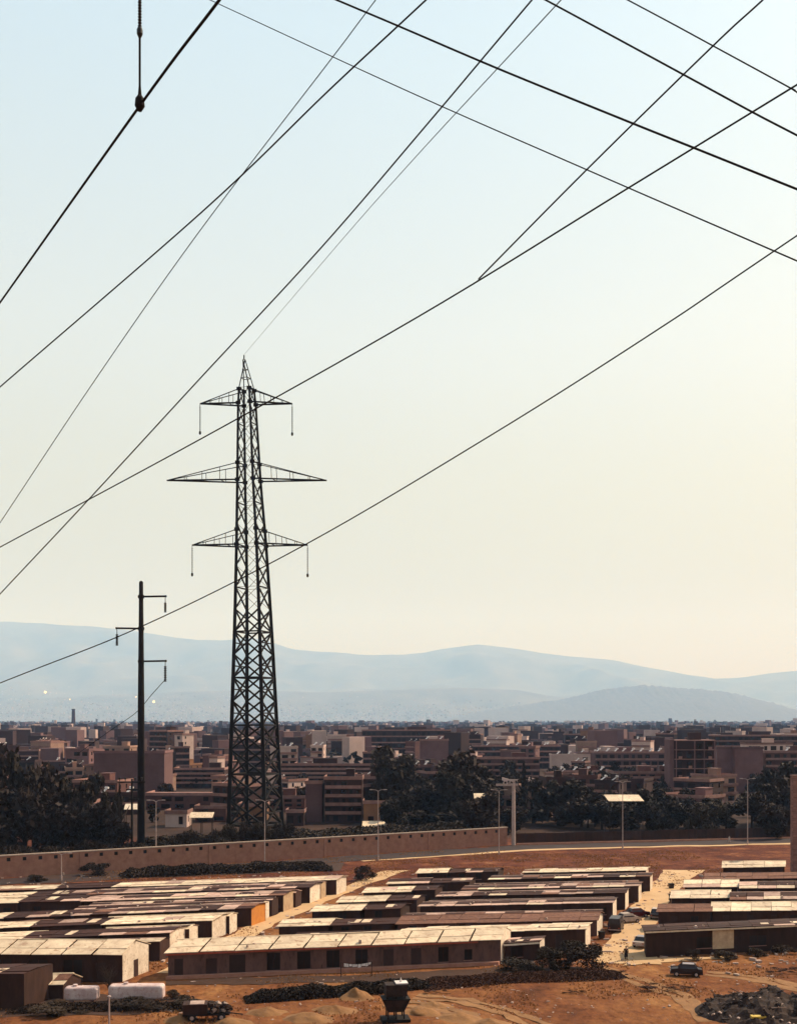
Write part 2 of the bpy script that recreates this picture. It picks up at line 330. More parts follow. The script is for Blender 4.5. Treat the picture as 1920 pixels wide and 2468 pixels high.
# ------------------------------------------------------------------ huts
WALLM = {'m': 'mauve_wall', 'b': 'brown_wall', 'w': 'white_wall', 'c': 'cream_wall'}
ROOFM = {'p': 'pale_roof', 'k': 'pink_roof', 'b': 'brown_roof', 't': 'tan_roof'}
rs = random.Random(21)
_m = MB(); _m.hexa([(-.16, -.1, -.12), (.14, -.13, -.12), (.17, .1, -.12), (-.13, .12, -.12)], [(-.1, -.08, .14), (.1, -.09, .1), (.11, .07, .13), (-.09, .09, .09)]); ROOF_STONE = _m.mesh('roof_stone', M['debris'])
def hut(name, label, A, B, D=5.6, he=2.75, hr=.65, roof='p', wall='b', gable='w', opens=(), panel=3.0, bh=RB, trim=None, group=None, over=.3, cat='hut', gdoor=False, seam=.05, trimmat='red_trim', plinth=False):
    A = Vector(A); B = Vector(B); L = (B-A).length; a = (B-A)/L; b = bh.normalized()
    base = min(hgt(A.x, A.y), hgt(B.x, B.y)); A.z = base
    r = empty(name, A, 0, label, cat, group); O = Vector()
    fw = MB(); x = 0.0; T = .14
    for o in sorted(opens):
        s, w, z0, z1 = o[:4]
        if s > x: fw.obox(O, a, b, x, s, 0, T, -.4, he)
        if z0 > 0: fw.obox(O, a, b, s, s+w, 0, T, -.4, z0)
        fw.obox(O, a, b, s, s+w, 0, T, z1, he); x = s+w
    fw.obox(O, a, b, x, L, 0, T, -.4, he)
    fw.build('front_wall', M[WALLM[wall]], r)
    for o in opens:
        s, w, z0, z1 = o[:4]; dr = z0 < .3
        q = MB(); q.obox(O, a, b, s+.01, s+w-.01, T*.55, T*.8, max(z0, .02), z1-.01); po = q.build('door' if dr else 'window', M['door'] if dr else M['opening'], r)
        if not dr and w > .7:
            f = MB(); f.obox(O, a, b, s+w/2-.035, s+w/2+.035, T*.35, T*.53, z0, z1); f.build('mullion', M[WALLM['b']], po)
            f = MB(); f.obox(O, a, b, s-.08, s+w+.08, -.08, -.003, z0-.1, z0-.01); f.build('sill', M['bslab'], po)
    q = MB(); q.obox(O, a, b, 0, L, D-T, D, -.4, he); q.build('rear_wall', M[WALLM[wall]], r)
    for gx in (0, L-T):
        q = MB(); pts = [(T+.003, -.4), (D-T-.003, -.4), (D-T-.003, he), (D/2, he+hr-.04), (T+.003, he)]
        lo = [O+a*gx+b*p+Vector((0, 0, z)) for p, z in pts]; hi = [p+a*T for p in lo]
        q.add(lo+hi, [(4, 3, 2, 1, 0), (5, 6, 7, 8, 9)]+[(i, (i+1) % 5, (i+1) % 5+5, i+5) for i in range(5)])
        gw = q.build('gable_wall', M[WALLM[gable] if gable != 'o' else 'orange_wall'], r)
        if gdoor and gx > 0:
            q = MB(); q.obox(O, a, b, L+.004, L+.05, D*.5-.45, D*.5+.45, .05, 2.1); q.build('door', M['door'], gw)
    n = max(1, round((L+2*over)/panel)); pw = (L+2*over)/n; th = .07
    ro = M[ROOFM[roof]]; sl = hr/(D/2)
    fm = MB(); e0 = -over; z_e = he-over*sl
    def slab(m, b0, z0, b1, z1):
        q = [O+b*b0, O+a*(pw-seam)+b*b0, O+a*(pw-seam)+b*b1, O+b*b1]; zz = [z0, z0, z1, z1]
        m.hexa([(p.x, p.y, z+.004) for p, z in zip(q, zz)], [(p.x, p.y, z+th) for p, z in zip(q, zz)])
    mid = D*.17; zm = he+mid*sl
    slab(fm, -over, z_e, mid-.01, zm); um = MB(); slab(um, mid+.01, zm+.012, D/2-.01, he+hr); u_me = um.mesh('roof_panel', ro); bm = MB(); slab(bm, D/2+.01, he+hr, D+over, z_e)
    f_me = fm.mesh('roof_panel', ro); b_me = bm.mesh('roof_panel', ro)
    for i in range(n):
        for k_, me in enumerate((f_me, u_me, b_me)):
            po = link('roof_panel', me, r, a*(-over+i*pw)+b*rs.uniform(-.09, .07)+Vector((0, 0, rs.uniform(0, .05)+(.02 if k_ else 0))), (rs.uniform(-.006, .006), rs.uniform(-.012, .012), rs.uniform(-.008, .008)))
            if roof in 'kb' or (roof == 'p' and rs.random() < .10 and seam < .1):
                wts = {'k': ((14, 62, 6, 18), (78, 14, 5, 3), (80, 15, 5, 0)), 'b': ((86, 10, 3, 1), (92, 6, 1, 1), (90, 8, 1, 1)), 'p': ((5, 50, 25, 20),)*3}[roof][k_]
                po.material_slots[0].link = 'OBJECT'; po.material_slots[0].material = M[rs.choices(('brown_roof', 'pink_roof', 'tan_roof', 'pale_roof'), wts)[0]]
    st_me = ROOF_STONE
    for i in range(int(L/2.2)):
        if rs.random() < .55: link('roof_stone', st_me, r, a*rs.uniform(0, L)+b*rs.uniform(.1, D/2-.3)+Vector((0, 0, he+.25*hr+.14)), (0, 0, rs.uniform(0, 6)), (rs.uniform(.6, 1.6),)*3)
    q = MB(); q.obox(O, a, b, -over, L+over, D/2-.12, D/2+.12, he+hr+.075, he+hr+.14); q.build('ridge_cap', ro, r)
    if roof == 'b':
        for _ in range(rs.choice((0, 1, 1, 2))):
            sx = rs.uniform(.15, .8)*L; wv = rs.uniform(.8, 1.3); q = MB(); qq = [O+a*sx+b*.5, O+a*(sx+wv)+b*.5, O+a*(sx+wv)+b*(D/2-.4), O+a*sx+b*(D/2-.4)]
            zz_ = [he+.5*sl, he+.5*sl, he+(D/2-.4)*sl, he+(D/2-.4)*sl]; q.hexa([(p.x, p.y, z+.115) for p, z in zip(qq, zz_)], [(p.x, p.y, z+.15) for p, z in zip(qq, zz_)]); q.build('skylight', M['pale_roof'], r)
    if trim:
        q = MB(); q.obox(O, a, b, -.1, L*trim, -.36, -.31, z_e-.22, z_e-.02); q.build('fascia', M[trimmat], r)
    if plinth:
        q = MB(); q.obox(O, a, b, .1, L-.1, -.75, -.02, -.4, .42); q.build('plinth', M['conc'], r)
    return r
def front_opens(L, kind, seed=0):
    q = random.Random(seed); o = []
    x = q.uniform(1, 2)
    while x < L-2:
        o.append((x, .95, 0, 2.05) if q.random() < .3 else (x, 1.1, .95, 2.0)); x += q.uniform(2.6, 3.8)
    return o
# front rows
Ls = G(405, 2358); Rs = G(1206, 2322)
Lw = (Rs-Ls).length
hut('prefab_hut', 'long mauve hut with segmented pale roof and red fascia, nearest of the middle block', Ls, Rs, 5.8, 3.1, .9, 'p', 'm', 'w',
    [(.7, 1.0, 0, 2.3), (4.3, 1.3, 0, 2.2), (7.0, 1.9, 0, 2.5), (11.4, 1.6, .5, 2.55), (15.0, 1.6, .5, 2.55), (18.5, 1.6, .5, 2.55), (22.0, 1.5, .6, 2.5), (25.4, 1.3, 0, 2.4), (28.8, 1.3, 0, 2.4), (32.2, 1.3, .6, 2.4), (35.5, 1.0, .7, 2.0)], 4.0, trim=.93, seam=.22, plinth=True)
hut('annex_hut', 'low dark flat annex with a thin white roof edge beside the long mauve hut', G(1216, 2318), G(1300, 2312), 3.4, 2.35, .05, 'b', 'b', 'w', [(.8, 1.6, .6, 1.9)], 1.6, over=.2, trim=1.0, trimmat='white_wall')
hut('prefab_hut', 'dark-fronted hut with wide pale roof at the left edge, nearest of the left block', G(-60, 2364), G(294, 2366), 6.0, 3.3, 1.0, 'p', 'b', 'w',
    [(2, 2.2, .7, 2.6), (6.2, 2.2, .7, 2.6), (10.2, 2.2, .7, 2.6), (14.0, 1.1, 0, 2.3)], 3.6, gdoor=True, seam=.2)
# left block rows: (u_left, u_right, v_base_right, roof, gable colour, description)
def row(u0, u1, v, roof, gable, label, D=5.0, he=2.7, hr=.25, slope=-.045, panel=3.0, wall='b', seed=1, bh=RB, name='prefab_hut', group=None, opens=True, over=.3):
    A = G(u0, v-slope*(u1-u0)); B = G(u1, v)
    return hut(name, label, A, B, D, he, hr, roof, wall, gable, front_opens((B-A).length, 0, seed) if opens else (), panel, bh, group=group, over=over)
SL = [(2298, 408, 245, 60, 'white'), (2264, 510, 250, 55, 'white'), (2233, 605, 178, 20, 'orange'), (2197, 682, 200, 35, 'cream'), (2177, 746, 215, 60, 'white'), (2157, 810, 275, 90, 'white')]
ordn = ['second', 'third', 'fourth', 'fifth', 'sixth', 'rearmost']
for i, (v, ue, um, ul, col) in enumerate(SL):
    k = (v-1735)/500.0; sl = -.045 if i < 3 else -.035
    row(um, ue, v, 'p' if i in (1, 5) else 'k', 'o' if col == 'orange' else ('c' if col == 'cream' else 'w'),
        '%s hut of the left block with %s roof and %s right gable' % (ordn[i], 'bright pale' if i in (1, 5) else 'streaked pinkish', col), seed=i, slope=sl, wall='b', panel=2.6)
    row(um-165*k, um-6, v-sl*(ue-um)-1, 'b', 'b', 'dark brown-roofed hut left of the %s hut in the left block' % ordn[i], seed=i+20, slope=sl, hr=.35)
    if um-172*k > -60:
        row(um-(172+230)*k, um-172*k, v-sl*(ue-um+170)-1, 'p', 'b', 'pale-roofed hut at the left edge in the %s row of the left block' % ordn[i], seed=i+40, slope=sl)
# low lean-to rows between the left-block huts
for i, (v, ue, um) in enumerate([(2283, 455, 245), (2250, 552, 252), (2216, 632, 180), (2167, 772, 225)]):
    row(um, ue, v, 'p' if i < 2 else 'k', 'w' if i < 3 else 'c', 'narrow lean-to strip with %s roof behind the %s hut of the left block' % ('pale' if i < 2 else 'streaked', ordn[i if i < 3 else 4]), D=2.6, he=2.5, hr=.28, slope=-.04, seed=60+i, name='lean_to', opens=False, over=.12)
for i, (v, ue, um) in enumerate([(2315, 385, 150), (2206, 655, 215), (2187, 712, 240), (2148, 820, 300)]):
    row(um, ue, v, 'k', 'b', 'narrow brown lean-to strip %s in the left block' % ('behind the wide pale-roofed front hut', 'behind the orange gable', 'behind the cream gable', 'behind the rearmost pale roof')[i], D=2.4, he=2.4, hr=.22, slope=-.035, seed=70+i, name='lean_to', opens=False, over=.1)
# middle block: main huts
SM = [(2286, 1410, 960, 'p', 'second'), (2256, 1438, 958, 't', 'third'), (2217, 1476, 1012, 'k', 'fourth'), (2192, 1506, 1055, 'k', 'fifth'), (2174, 1538, 1115, 'k', 'sixth'), (2148, 1566, 1180, 'k', 'seventh'), (2132, 1556, 1262, 'p', 'rearmost')]
RN = {'p': 'pale', 't': 'tan', 'k': 'streaked pinkish', 'b': 'dark brown'}
for i, (v, ue, um, rf, od) in enumerate(SM):
    sl = -.022 if i else -.035
    row(um, ue, v, rf, 'w', '%s hut of the middle block, %s roof and white gable beside the sandy track' % (od, RN[rf]), D=4.6 if i != 1 else 5.6, he=2.7 if i != 1 else 2.3, hr=.2 if i != 1 else .6, slope=sl, seed=80+i, panel=2.8, wall='b' if i != 1 else 'm')
for i, (v, ue, um, od) in enumerate([(2236, 1462, 975, 'third and fourth'), (2204, 1490, 1030, 'fourth and fifth'), (2182, 1520, 1080, 'fifth and sixth'), (2160, 1550, 1140, 'sixth and seventh')]):
    row(um, ue-14, v, 'k', 'b', 'narrow lean-to strip between the %s huts of the middle block' % od, D=2.2, he=2.3, hr=.2, slope=-.022, seed=90+i, name='lean_to', opens=False, over=.1)
# middle block: brown-roofed and short pale-roofed huts on its left half
ML = [(2300, 705, 905, 'b', 955), (2268, 672, 792, 'p', 950), (2228, 752, 868, 'p', 965), (2205, 815, 926, 'p', 1004), (2180, 876, 988, 'p', 1048), (2158, 935, 1030, 'k', 1130), (2132, 1005, 1075, 'p', 1200)]
for i, (v, u0, u1, rf, u2) in enumerate(ML):
    od = ['nearest', 'second', 'third', 'fourth', 'fifth', 'sixth', 'farthest'][i]
    row(u0, u1, v, rf, 'b', 'short hut with %s roof beside the left lane, %s of its column' % (RN[rf], od), seed=100+i, D=4.4, he=2.25, hr=.45, slope=-.03)
    row(u1+10, u2, v-3, 'b', 'b', 'brown-roofed hut right of the %s short hut in the middle block' % od, seed=120+i, D=4.4, he=2.25, hr=.35, slope=-.03)
# right block
hut('long_hut', 'long dark board hut with thin pale roof edge and one tan wall panel', G(1556, 2306), G(2010, 2284), 3.6, 3.4, .04, 'b', 'b', 'b', [(7.0, 2.0, .9, 2.3), (14.4, 2.4, .9, 2.2)], 3.0, bh=Vector((.15, .99, 0)), over=.35, trim=1.01, trimmat='pale_roof')
q = MB(); A = G(1556, 2306); B = G(2010, 2284); a = (B-A).normalized(); q.obox(Vector(), a, RB, 9.2, 12.2, -.05, -.004, .7, 3.1)
pn = q.build('wall_panel', M['cream_wall']); pn.parent = [o for o in bpy.data.objects if o.name.startswith('long_hut')][0]; pn['label'] = 'tan boarded panel in the dark front wall'
RR = [(2240, 1586, 1712, 't', 'short tan-roofed hut beside the track, behind the long dark hut'), (2236, 1716, 2000, 'p', 'pale-roofed hut at right edge directly behind the long dark hut'),
      (2204, 1618, 1756, 'p', 'yellowish pale-roofed hut beside the track, nearer of the two alike'), (2206, 1762, 2000, 'k', 'streaked hut at right edge in line with the nearer yellowish roof'),
      (2174, 1650, 1776, 'p', 'yellowish pale-roofed hut beside the track, farther of the two alike'), (2176, 1785, 2000, 'k', 'streaked hut at right edge in line with the farther yellowish roof'),
      (2152, 1700, 2000, 't', 'long tan-roofed hut at right edge in front of the bright white roof'), (2122, 1742, 1890, 'p', 'bright white-roofed hut in three lengths, rearmost of the right block')]
for i, (v, u0, u1, rf, lb) in enumerate(RR):
    row(u0, u1, v, rf, 'b', lb, seed=140+i, D=5.0, hr=.6 if rf != 'p' else .75, slope=-.01, panel=2.9 if i != 7 else 4.3)
# skylight sheets on brown roofs and loose sheets
# ------------------------------------------------------------------ foreground yard at left
hut('brick_store', 'dark brown flat-roofed blockhouse at the left edge of the foreground', G(-70, 2432), G(58, 2430), 5, 3.7, .12, 'b', 'b', 'b', (), 3, over=0.0)
hut('lean_to', 'small store with yellowish sloping roof beside the white tanks', G(60, 2408), G(152, 2406), 3.4, 1.6, .75, 'p', 'b', 'b', [(1.2, .9, 0, 1.45)], 1.4, over=.15)
def tank(label, u0, u1, v, rad, name='storage_tank'):
    A = G(u0, v); B = G(u1, v-1); L = (B-A).length; a = (B-A)/L; n = Vector((-a.y, a.x, 0)); z = hgt(A.x, A.y)
    r = empty(name, (A.x, A.y, z), 0, label, 'tank', 'white tanks in the yard'); mb = MB(); N = 18
    prof = [(.0, .15), (.0, .75), (.12, .93), (.3, 1), (L/2-.06, 1), (L/2-.05, 1.03), (L/2+.05, 1.03), (L/2+.06, 1), (L-.3, 1), (L-.12, .93), (L, .75), (L, .15)]
    for x, k in prof:
        for i in range(N):
            t_ = 2*math.pi*i/N; se = lambda c_: math.copysign(abs(c_)**.42, c_); p = a*x+n*(se(math.cos(t_))*rad*k)+Vector((0, 0, rad+.35+se(math.sin(t_))*rad*k)); mb.v.append(tuple(p))
    for j in range(len(prof)-1):
        for i in range(N): mb.f.append((j*N+i, j*N+(i+1) % N, (j+1)*N+(i+1) % N, (j+1)*N+i)); mb.m.append(0)
    mb.f += [tuple(range(N))[::-1], tuple((len(prof)-1)*N+i for i in range(N))]; mb.m += [0, 0]
    mb.build('barrel', M['tank'], r, smooth=False)
    for x in (L*.2, L*.8):
        q = MB(); q.obox(Vector(), a, n, x-.15, x+.15, -rad*.8, rad*.8, 0, .75); q.build('cradle', M['bslab'], r)
    q = MB(); q.tube([a*(L*.3)+Vector((0, 0, 2*rad+.3)), a*(L*.3)+Vector((0, 0, 2*rad+.55))], .25, 10); q.build('hatch', M['tank'], r)
tank('pinkish-white box-shaped tank next to the small yellowish roof', 157, 238, 2416, .72)
tank('long white box-shaped tank in front of the left lane', 264, 396, 2412, .78)

def litter():   # junk along the lanes and hut fronts: nobody could count it
    q = random.Random(44); mb = MB()
    for i in range(2200):
        if q.random() < .85:
            u = q.uniform(-20, 1940); v = q.uniform(2105, 2330); p = G(u, v)
        else:
            p = G(q.uniform(380, 1920), q.uniform(2340, 2460))
        s = q.uniform(.05, .22)*(1.6 if q.random() < .12 else 1); mb.cm = q.choices((0, 1, 2), (30, 40, 30))[0]
        if p.y < 140: s *= .5; mb.cm = q.choice((1, 1, 2, 2, 0))
        a = q.uniform(0, 6.28); d = Vector((math.cos(a), math.sin(a), 0)); n = Vector((-d.y, d.x, 0)); z = hgt(p.x, p.y); l = s*q.uniform(.6, 2.4); w = s*q.uniform(.4, 1)
        mb.obox(Vector((p.x, p.y, 0)), d, n, -l, l, -w, w, z-.03, z+s*q.uniform(.3, 1.4))
    tag(mb.build('litter', [M['debris'], M['brown_wall'], M['tan_roof']]), 'scattered junk and litter along the lanes and hut fronts', 'litter', kind='stuff')
litter()
for k_, pts in enumerate([[(1700, 2345), (1780, 2352), (1860, 2366), (1960, 2388)], [(1440, 2330), (1500, 2352), (1640, 2400), (1720, 2460)], [(1180, 2480), (1120, 2445), (1030, 2424), (930, 2416)], [(1330, 2480), (1230, 2440), (1120, 2412), (1000, 2402)]]):
    for off in (-.8, .8):
        c = [G(*p) for p in pts]; rows = []
        for i, p in enumerate(c):
            d = (c[min(i+1, len(c)-1)]-c[max(i-1, 0)]).normalized(); n = Vector((-d.y, d.x, 0)); rows.append((p+n*(off-.55), p+n*(off+.55)))
        strip('tyre_track', rows, M['earth'], .03+.006*k_, step=1.2)

strip('trodden_soil', gp((-40, 2392, -60, 2452), (60, 2388, 60, 2450), (200, 2392, 220, 2448), (330, 2400, 340, 2444), (440, 2404, 440, 2436), (540, 2412, 535, 2428)), M['soil'], .045, step=1.5)  # strip of darker ground colour in front of the tanks
strip('trodden_soil', gp((400, 2364, 400, 2374), (600, 2356, 600, 2372), (800, 2350, 800, 2366), (1000, 2342, 1000, 2362), (1220, 2330, 1225, 2352), (1400, 2330, 1420, 2346)), M['soil'], .05, step=1.5)  # darker ground colour along the foot of the mauve hut
strip('trodden_soil', gp((60, 2112, 60, 2132), (300, 2096, 300, 2118), (600, 2082, 600, 2106), (830, 2078, 820, 2098)), M['soil'], .05, step=2)  # shade on the ground before the wall, laid down as dark colour
# ------------------------------------------------------------------ lattice pylon
def pylon():
    Y0 = 260.0; u_b = 616.0; base = P(u_b, 1735, Y0); base.z = hgt(base.x, base.y)
    r = empty('lattice_pylon', base, 0, 'tall black lattice pylon with three pairs of crossarms behind the concrete wall', 'pylon')
    K = Y0/F
    def zz(v): return CH-(v-VH)*K
    prof = [(0.0, 11.0, 616), (zz(1985), 9.3, 616), (zz(1500), 6.35, 610), (zz(1320), 5.2, 606), (zz(1160), 4.05, 600), (zz(970), 3.05, 595), (zz(935), 2.6, 594)]
    th = D2R(19)
    def corner(z, i):
        s = interp([(p[0], p[1]) for p in prof], z)/2*.97; cx = (interp([(p[0], p[2]) for p in prof], z)-u_b)*K
        px, py = ((-s, -s), (s, -s), (s, s), (-s, s))[i]
        return Vector((cx+px*math.cos(th)+py*math.sin(th)*1.0, -px*math.sin(th)+py*math.cos(th), z))
    zt = zz(935); ztop = zz(855)
    levels = [0, 6.2]; 
    while levels[-1] < zt-3: 
        z = levels[-1]; levels.append(z+lerp(5.9, 4.2, z/zt))
    levels[-1] = zt
    for i in range(4):
        m = MB(); 
        for za, zb in zip(levels, levels[1:]):
            w = lerp(.92, .42, za/zt); m.bar(corner(za, i), corner(zb, i)+(corner(zb, i)-corner(za, i))*.02, w)
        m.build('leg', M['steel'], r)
    for i in range(4):
        m = MB(); j = (i+1) % 4
        for k, (za, zb) in enumerate(zip(levels, levels[1:])):
            w = lerp(.42, .17, za/zt) if i in (1, 3) or za < zz(1470) else .075
            m.bar(corner(za, i), corner(zb, j), w); m.bar(corner(za, j), corner(zb, i), w)
            if k % 2 == 0: m.bar(corner(zb, i), corner(zb, j), w)
            if zb < zz(1480) and i in (1, 3):   # secondary redundant bracing low down
                mid_a = (corner(za, i)+corner(zb, i))/2; mid_b = (corner(za, j)+corner(zb, j))/2; c = (corner(za, i)+corner(zb, j)+corner(za, j)+corner(zb, i))/4
                m.bar(mid_a, c, w*.8); m.bar(mid_b, c, w*.8)
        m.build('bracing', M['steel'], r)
    for (vb, va) in ((972, 938), (1157, 1116), (1313, 1277)):
        for v_ in (vb, va):
            for i in range(4):
                c_ = corner(zz(v_), i); g_ = MB(); g_.box(c_.x-.55, c_.x+.55, c_.y-.08, c_.y+.08, c_.z-.4, c_.z+.4); g_.build('gusset_plate', M['steel'], r)
    m = MB(); tip = Vector(((588-u_b)*K, 0, ztop))
    for i in range(4): m.bar(corner(zt, i), tip+Vector((.25*(-1)**i, 0, -1)), .20)
    m.bar(tip-Vector((0, 0, 1)), tip, .25)
    for t_ in (.35, .65):
        q = [lerp(corner(zt, i), tip-Vector((0, 0, 1)), t_) for i in range(4)]
        for i in range(4): m.bar(q[i], q[(i+1) % 4], .13)
    m.build('earth_wire_peak', M['steel'], r)
    for (vb, va, ul, ur, il, ir) in ((972, 938, 482, 704, 1042, 1045), (1157, 1116, 402, 787, 1228, 1232), (1313, 1277, 463, 741, 1384, 1386)):
        zb, za = zz(vb), zz(va); cx = (interp([(p[0], p[2]) for p in prof], zb)-u_b)*K
        for ue, sg, vi in ((ul, -1, il), (ur, 1, ir)):
            m = MB(); T = Vector(((ue-u_b)*K, 0, zb)); side = (0, 3) if sg < 0 else (1, 2)
            lo = [corner(zb, i) for i in side]; hi = [corner(za, i) for i in side]
            for p in lo: m.bar(p, T, .30)
            for p in hi: m.bar(p, T, .17)
            for t_ in (.25, .5, .75):
                a = [lerp(p, T, t_) for p in lo]; b = [lerp(p, T, t_) for p in hi]; w = .12
                m.bar(a[0], a[1], w)
                for p, q in zip(a, b): m.bar(p, q, w)
            m.build('crossarm', M['steel'], r)
            if vb == 1157: continue
            s = MB(); zend = zz(vi); s.tube([T, T-Vector((0, 0, .7))], .07, 6)
            n = 14
            for i in range(n):
                z = T.z-.7-(T.z-.7-zend-.5)*i/n; dz = (T.z-.7-zend-.5)/n
                s.tube([Vector((T.x, 0, z)), Vector((T.x, 0, z-dz*.45)), Vector((T.x, 0, z-dz*.5)), Vector((T.x, 0, z-dz))], [.06, .22, .06, .06], 8)
            s.tube([Vector((T.x, 0, zend+.5)), Vector((T.x, 0, zend+.25)), Vector((T.x, 0, zend-.25)), Vector((T.x, 0, zend-.45))], [.06, .26, .26, .08], 8)
            s.build('insulator_string', M['glassins'], r)
    f = MB()
    for i in range(4):
        c = corner(0, i); f.box(c.x-.9, c.x+.9, c.y-.9, c.y+.9, -.5, .5)
    f.build('footing', M['bslab'], r)
pylon()
def lathe(mb, p, prof, n=10):
    mb.tube([Vector(p)+Vector((0, 0, z)) for z, _ in prof], [q for _, q in prof], n)
def big_pole():
    Y0 = 239.0; K = Y0/F; b = P(340, 1735, Y0); b.z = hgt(b.x, b.y)
    r = empty('power_pole', b, 0, 'tall dark tapering power pole with three single arms left of the pylon', 'pole')
    def zz(v): return CH-(v-VH)*K
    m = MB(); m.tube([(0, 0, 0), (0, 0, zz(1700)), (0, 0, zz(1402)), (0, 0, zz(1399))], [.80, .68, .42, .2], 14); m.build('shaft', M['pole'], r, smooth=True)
    for v, du, vi, ln in ((1437, 60, 1451, 24), (1514, -60, 1527, 28), (1593, 60, 1604, 38)):
        m = MB(); z = zz(v); e = du*K; m.bar((-.65*math.copysign(1, e), 0, z), (e, 0, z+.1), .42, .36); m.bar((e, 0, z+.1), (e*1.02, 0, z+.1), .5, .44)
        m.tube([(0, 0, z-.35), (0, 0, z+.35)], .62, 14); m.build('arm', M['pole'], r)
        s = MB(); x = e*.97; z0 = zz(vi); L = ln*K; s.tube([(x, 0, z+.1), (x, 0, z0)], .08, 6); n = 9
        for i in range(n):
            a = z0-L*i/n; s.tube([(x, 0, a), (x, 0, a-L/n*.6), (x, 0, a-L/n)], [.12, .34, .14], 10)
        s.build('insulator_string', M['glassins'], r)
big_pole()
def small_pole():
    Y0 = 233.0; K = Y0/F; b = P(318, 1735, Y0); b.z = hgt(b.x, b.y)
    r = empty('utility_pole', b, 0, 'short dark utility pole with a crossbar of insulators beside the tall power pole', 'pole')
    def zz(v): return CH-(v-VH)*K
    m = MB(); m.tube([(0, 0, 0), (0, 0, zz(1876))], [.26, .2], 10); m.build('shaft', M['pole'], r)
    for v, u0, u1 in ((1884, -35, 32), (1902, -14, 20), (1925, -8, 16)):
        m = MB(); m.bar((u0*K, 0, zz(v)), (u1*K, 0, zz(v)), .28); m.build('crossbar', M['pole'], r)
    for du in (-30, -16, 8, 24):
        s = MB(); lathe(s, (du*K, 0, zz(1882)), [(0, .08), (.3, .08), (.4, .2), (.7, .2), (.85, .08)], 8); s.build('insulator', M['glassins'], r)
small_pole()
# ------------------------------------------------------------------ roadside lamp posts
def lamp_post(u, vb, vt, label):
    b = G(u, vb); b.z = hgt(b.x, b.y); K = b.y/F; h = (vb-vt)*K
    r = empty('lamp_post', b, 0, label, 'lamp post', 'lamp posts along the road')
    m = MB(); m.tube([(0, 0, -.2), (0, 0, .9), (0, 0, 1.0), (0, 0, h)], [.16, .16, .11, .07], 10); m.build('shaft', M['lamp_metal'], r)
    for s in (-1, 1):
        m = MB(); m.tube([(0, 0, h-.15), (s*.5, 0, h+.15), (s*1.3, 0, h+.22)], .06, 6); a = m.build('bracket', M['lamp_metal'], r)
        m = MB(); m.hexa([(s*1.25-.05, -.14, h+.12), (s*1.9, -.14, h+.16), (s*1.9, .14, h+.16), (s*1.25-.05, .14, h+.12)] if s > 0 else [(-1.9, -.14, h+.16), (-1.2, -.14, h+.12), (-1.2, .14, h+.12), (-1.9, .14, h+.16)],
                         [(s*1.25-.05, -.1, h+.30), (s*1.9, -.1, h+.27), (s*1.9, .1, h+.27), (s*1.25-.05, .1, h+.30)] if s > 0 else [(-1.9, -.1, h+.27), (-1.2, -.1, h+.30), (-1.2, .1, h+.30), (-1.9, .1, h+.27)])
        m.build('lantern', M['lamp_metal'], r)
for u, vb, vt, lb in ((148, 2122, 2058, 'lamp post at far left in front of the concrete wall'), (376, 2090, 1930, 'lamp post in front of the wall below the tall power pole'), (638, 2089, 1930, 'lamp post standing under the lattice pylon'),
                      (911, 2074, 1905, 'lamp post in front of the wall beside the five-storey block'), (1202, 2059, 1905, 'lamp post beside the thick concrete post at the wall end'),
                      (1500, 2046, 1885, 'lamp post in front of the large pale canopy roof'), (1801, 2035, 1878, 'lamp post nearest the brick pillar at right edge')):
    lamp_post(u, vb, vt, lb)
def thick_post():
    b = G(1237, 2037); K = b.y/F; r = empty('concrete_post', b, 0, 'thick pale concrete post with a cross beam at the end of the wall', 'post')
    m = MB(); h = 147*K; m.tube([(0, 0, -.3), (0, 0, h)], [.52, .40], 12); m.build('shaft', M['lamp_metal'], r)
    m = MB(); m.bar((-42*K, 0, h-.2), (10*K, 0, h-.2), .45, .5); m.build('beam', M['lamp_metal'], r)
    for du in (-40, -26, -12, 6):
        s = MB(); lathe(s, (du*K, 0, h+.05), [(0, .1), (.35, .1), (.45, .2), (.7, .2), (.8, .05)], 8); s.build('insulator', M['glassins'], r)
thick_post()
def pillar():
    b = G(1916, 2104); K = b.y/F; r = empty('brick_pillar', b, 0, 'tall rough brick pillar at the right edge of the photograph', 'pillar'); w = 8*K
    q = random.Random(5); bm = MB(); bm.box(-.24, .24, -.11, .11, 0, .30); me = bm.mesh('brick', M['bslab'])
    c = MB(); c.box(-w+.06, w-.06, -w+.06, w-.06, -.3, 232*K); c.build('core', M['conc'], r)
    n = int(232*K/.34); cols = max(2, int(2*w/.5))
    for j in range(n):
        for i in range(cols):
            x = -w+.5*w/cols*2*(i+.5)/.5*.5+(.12 if j % 2 else -.12)*0; x = -w+(i+.5)*2*w/cols
            o = link('brick', me, r, (x+q.uniform(-.02, .02), -w+q.uniform(-.03, .02), j*.34), scale=(2*w/cols/.5, 1, 1))
        if j % 1 == 0:
            for i in range(cols):
                if j*cols*2 < 290-0: link('brick', me, r, (-w+q.uniform(-.02, .02), -w+(i+.5)*2*w/cols, j*.34), (0, 0, D2R(90)), (2*w/cols/.5, 1, 1))
    cp = MB(); cp.box(-w-.15, w+.15, -w-.15, w+.15, 232*K+.003, 232*K+.3); cp.build('cap', M['bslab'], r)
pillar()
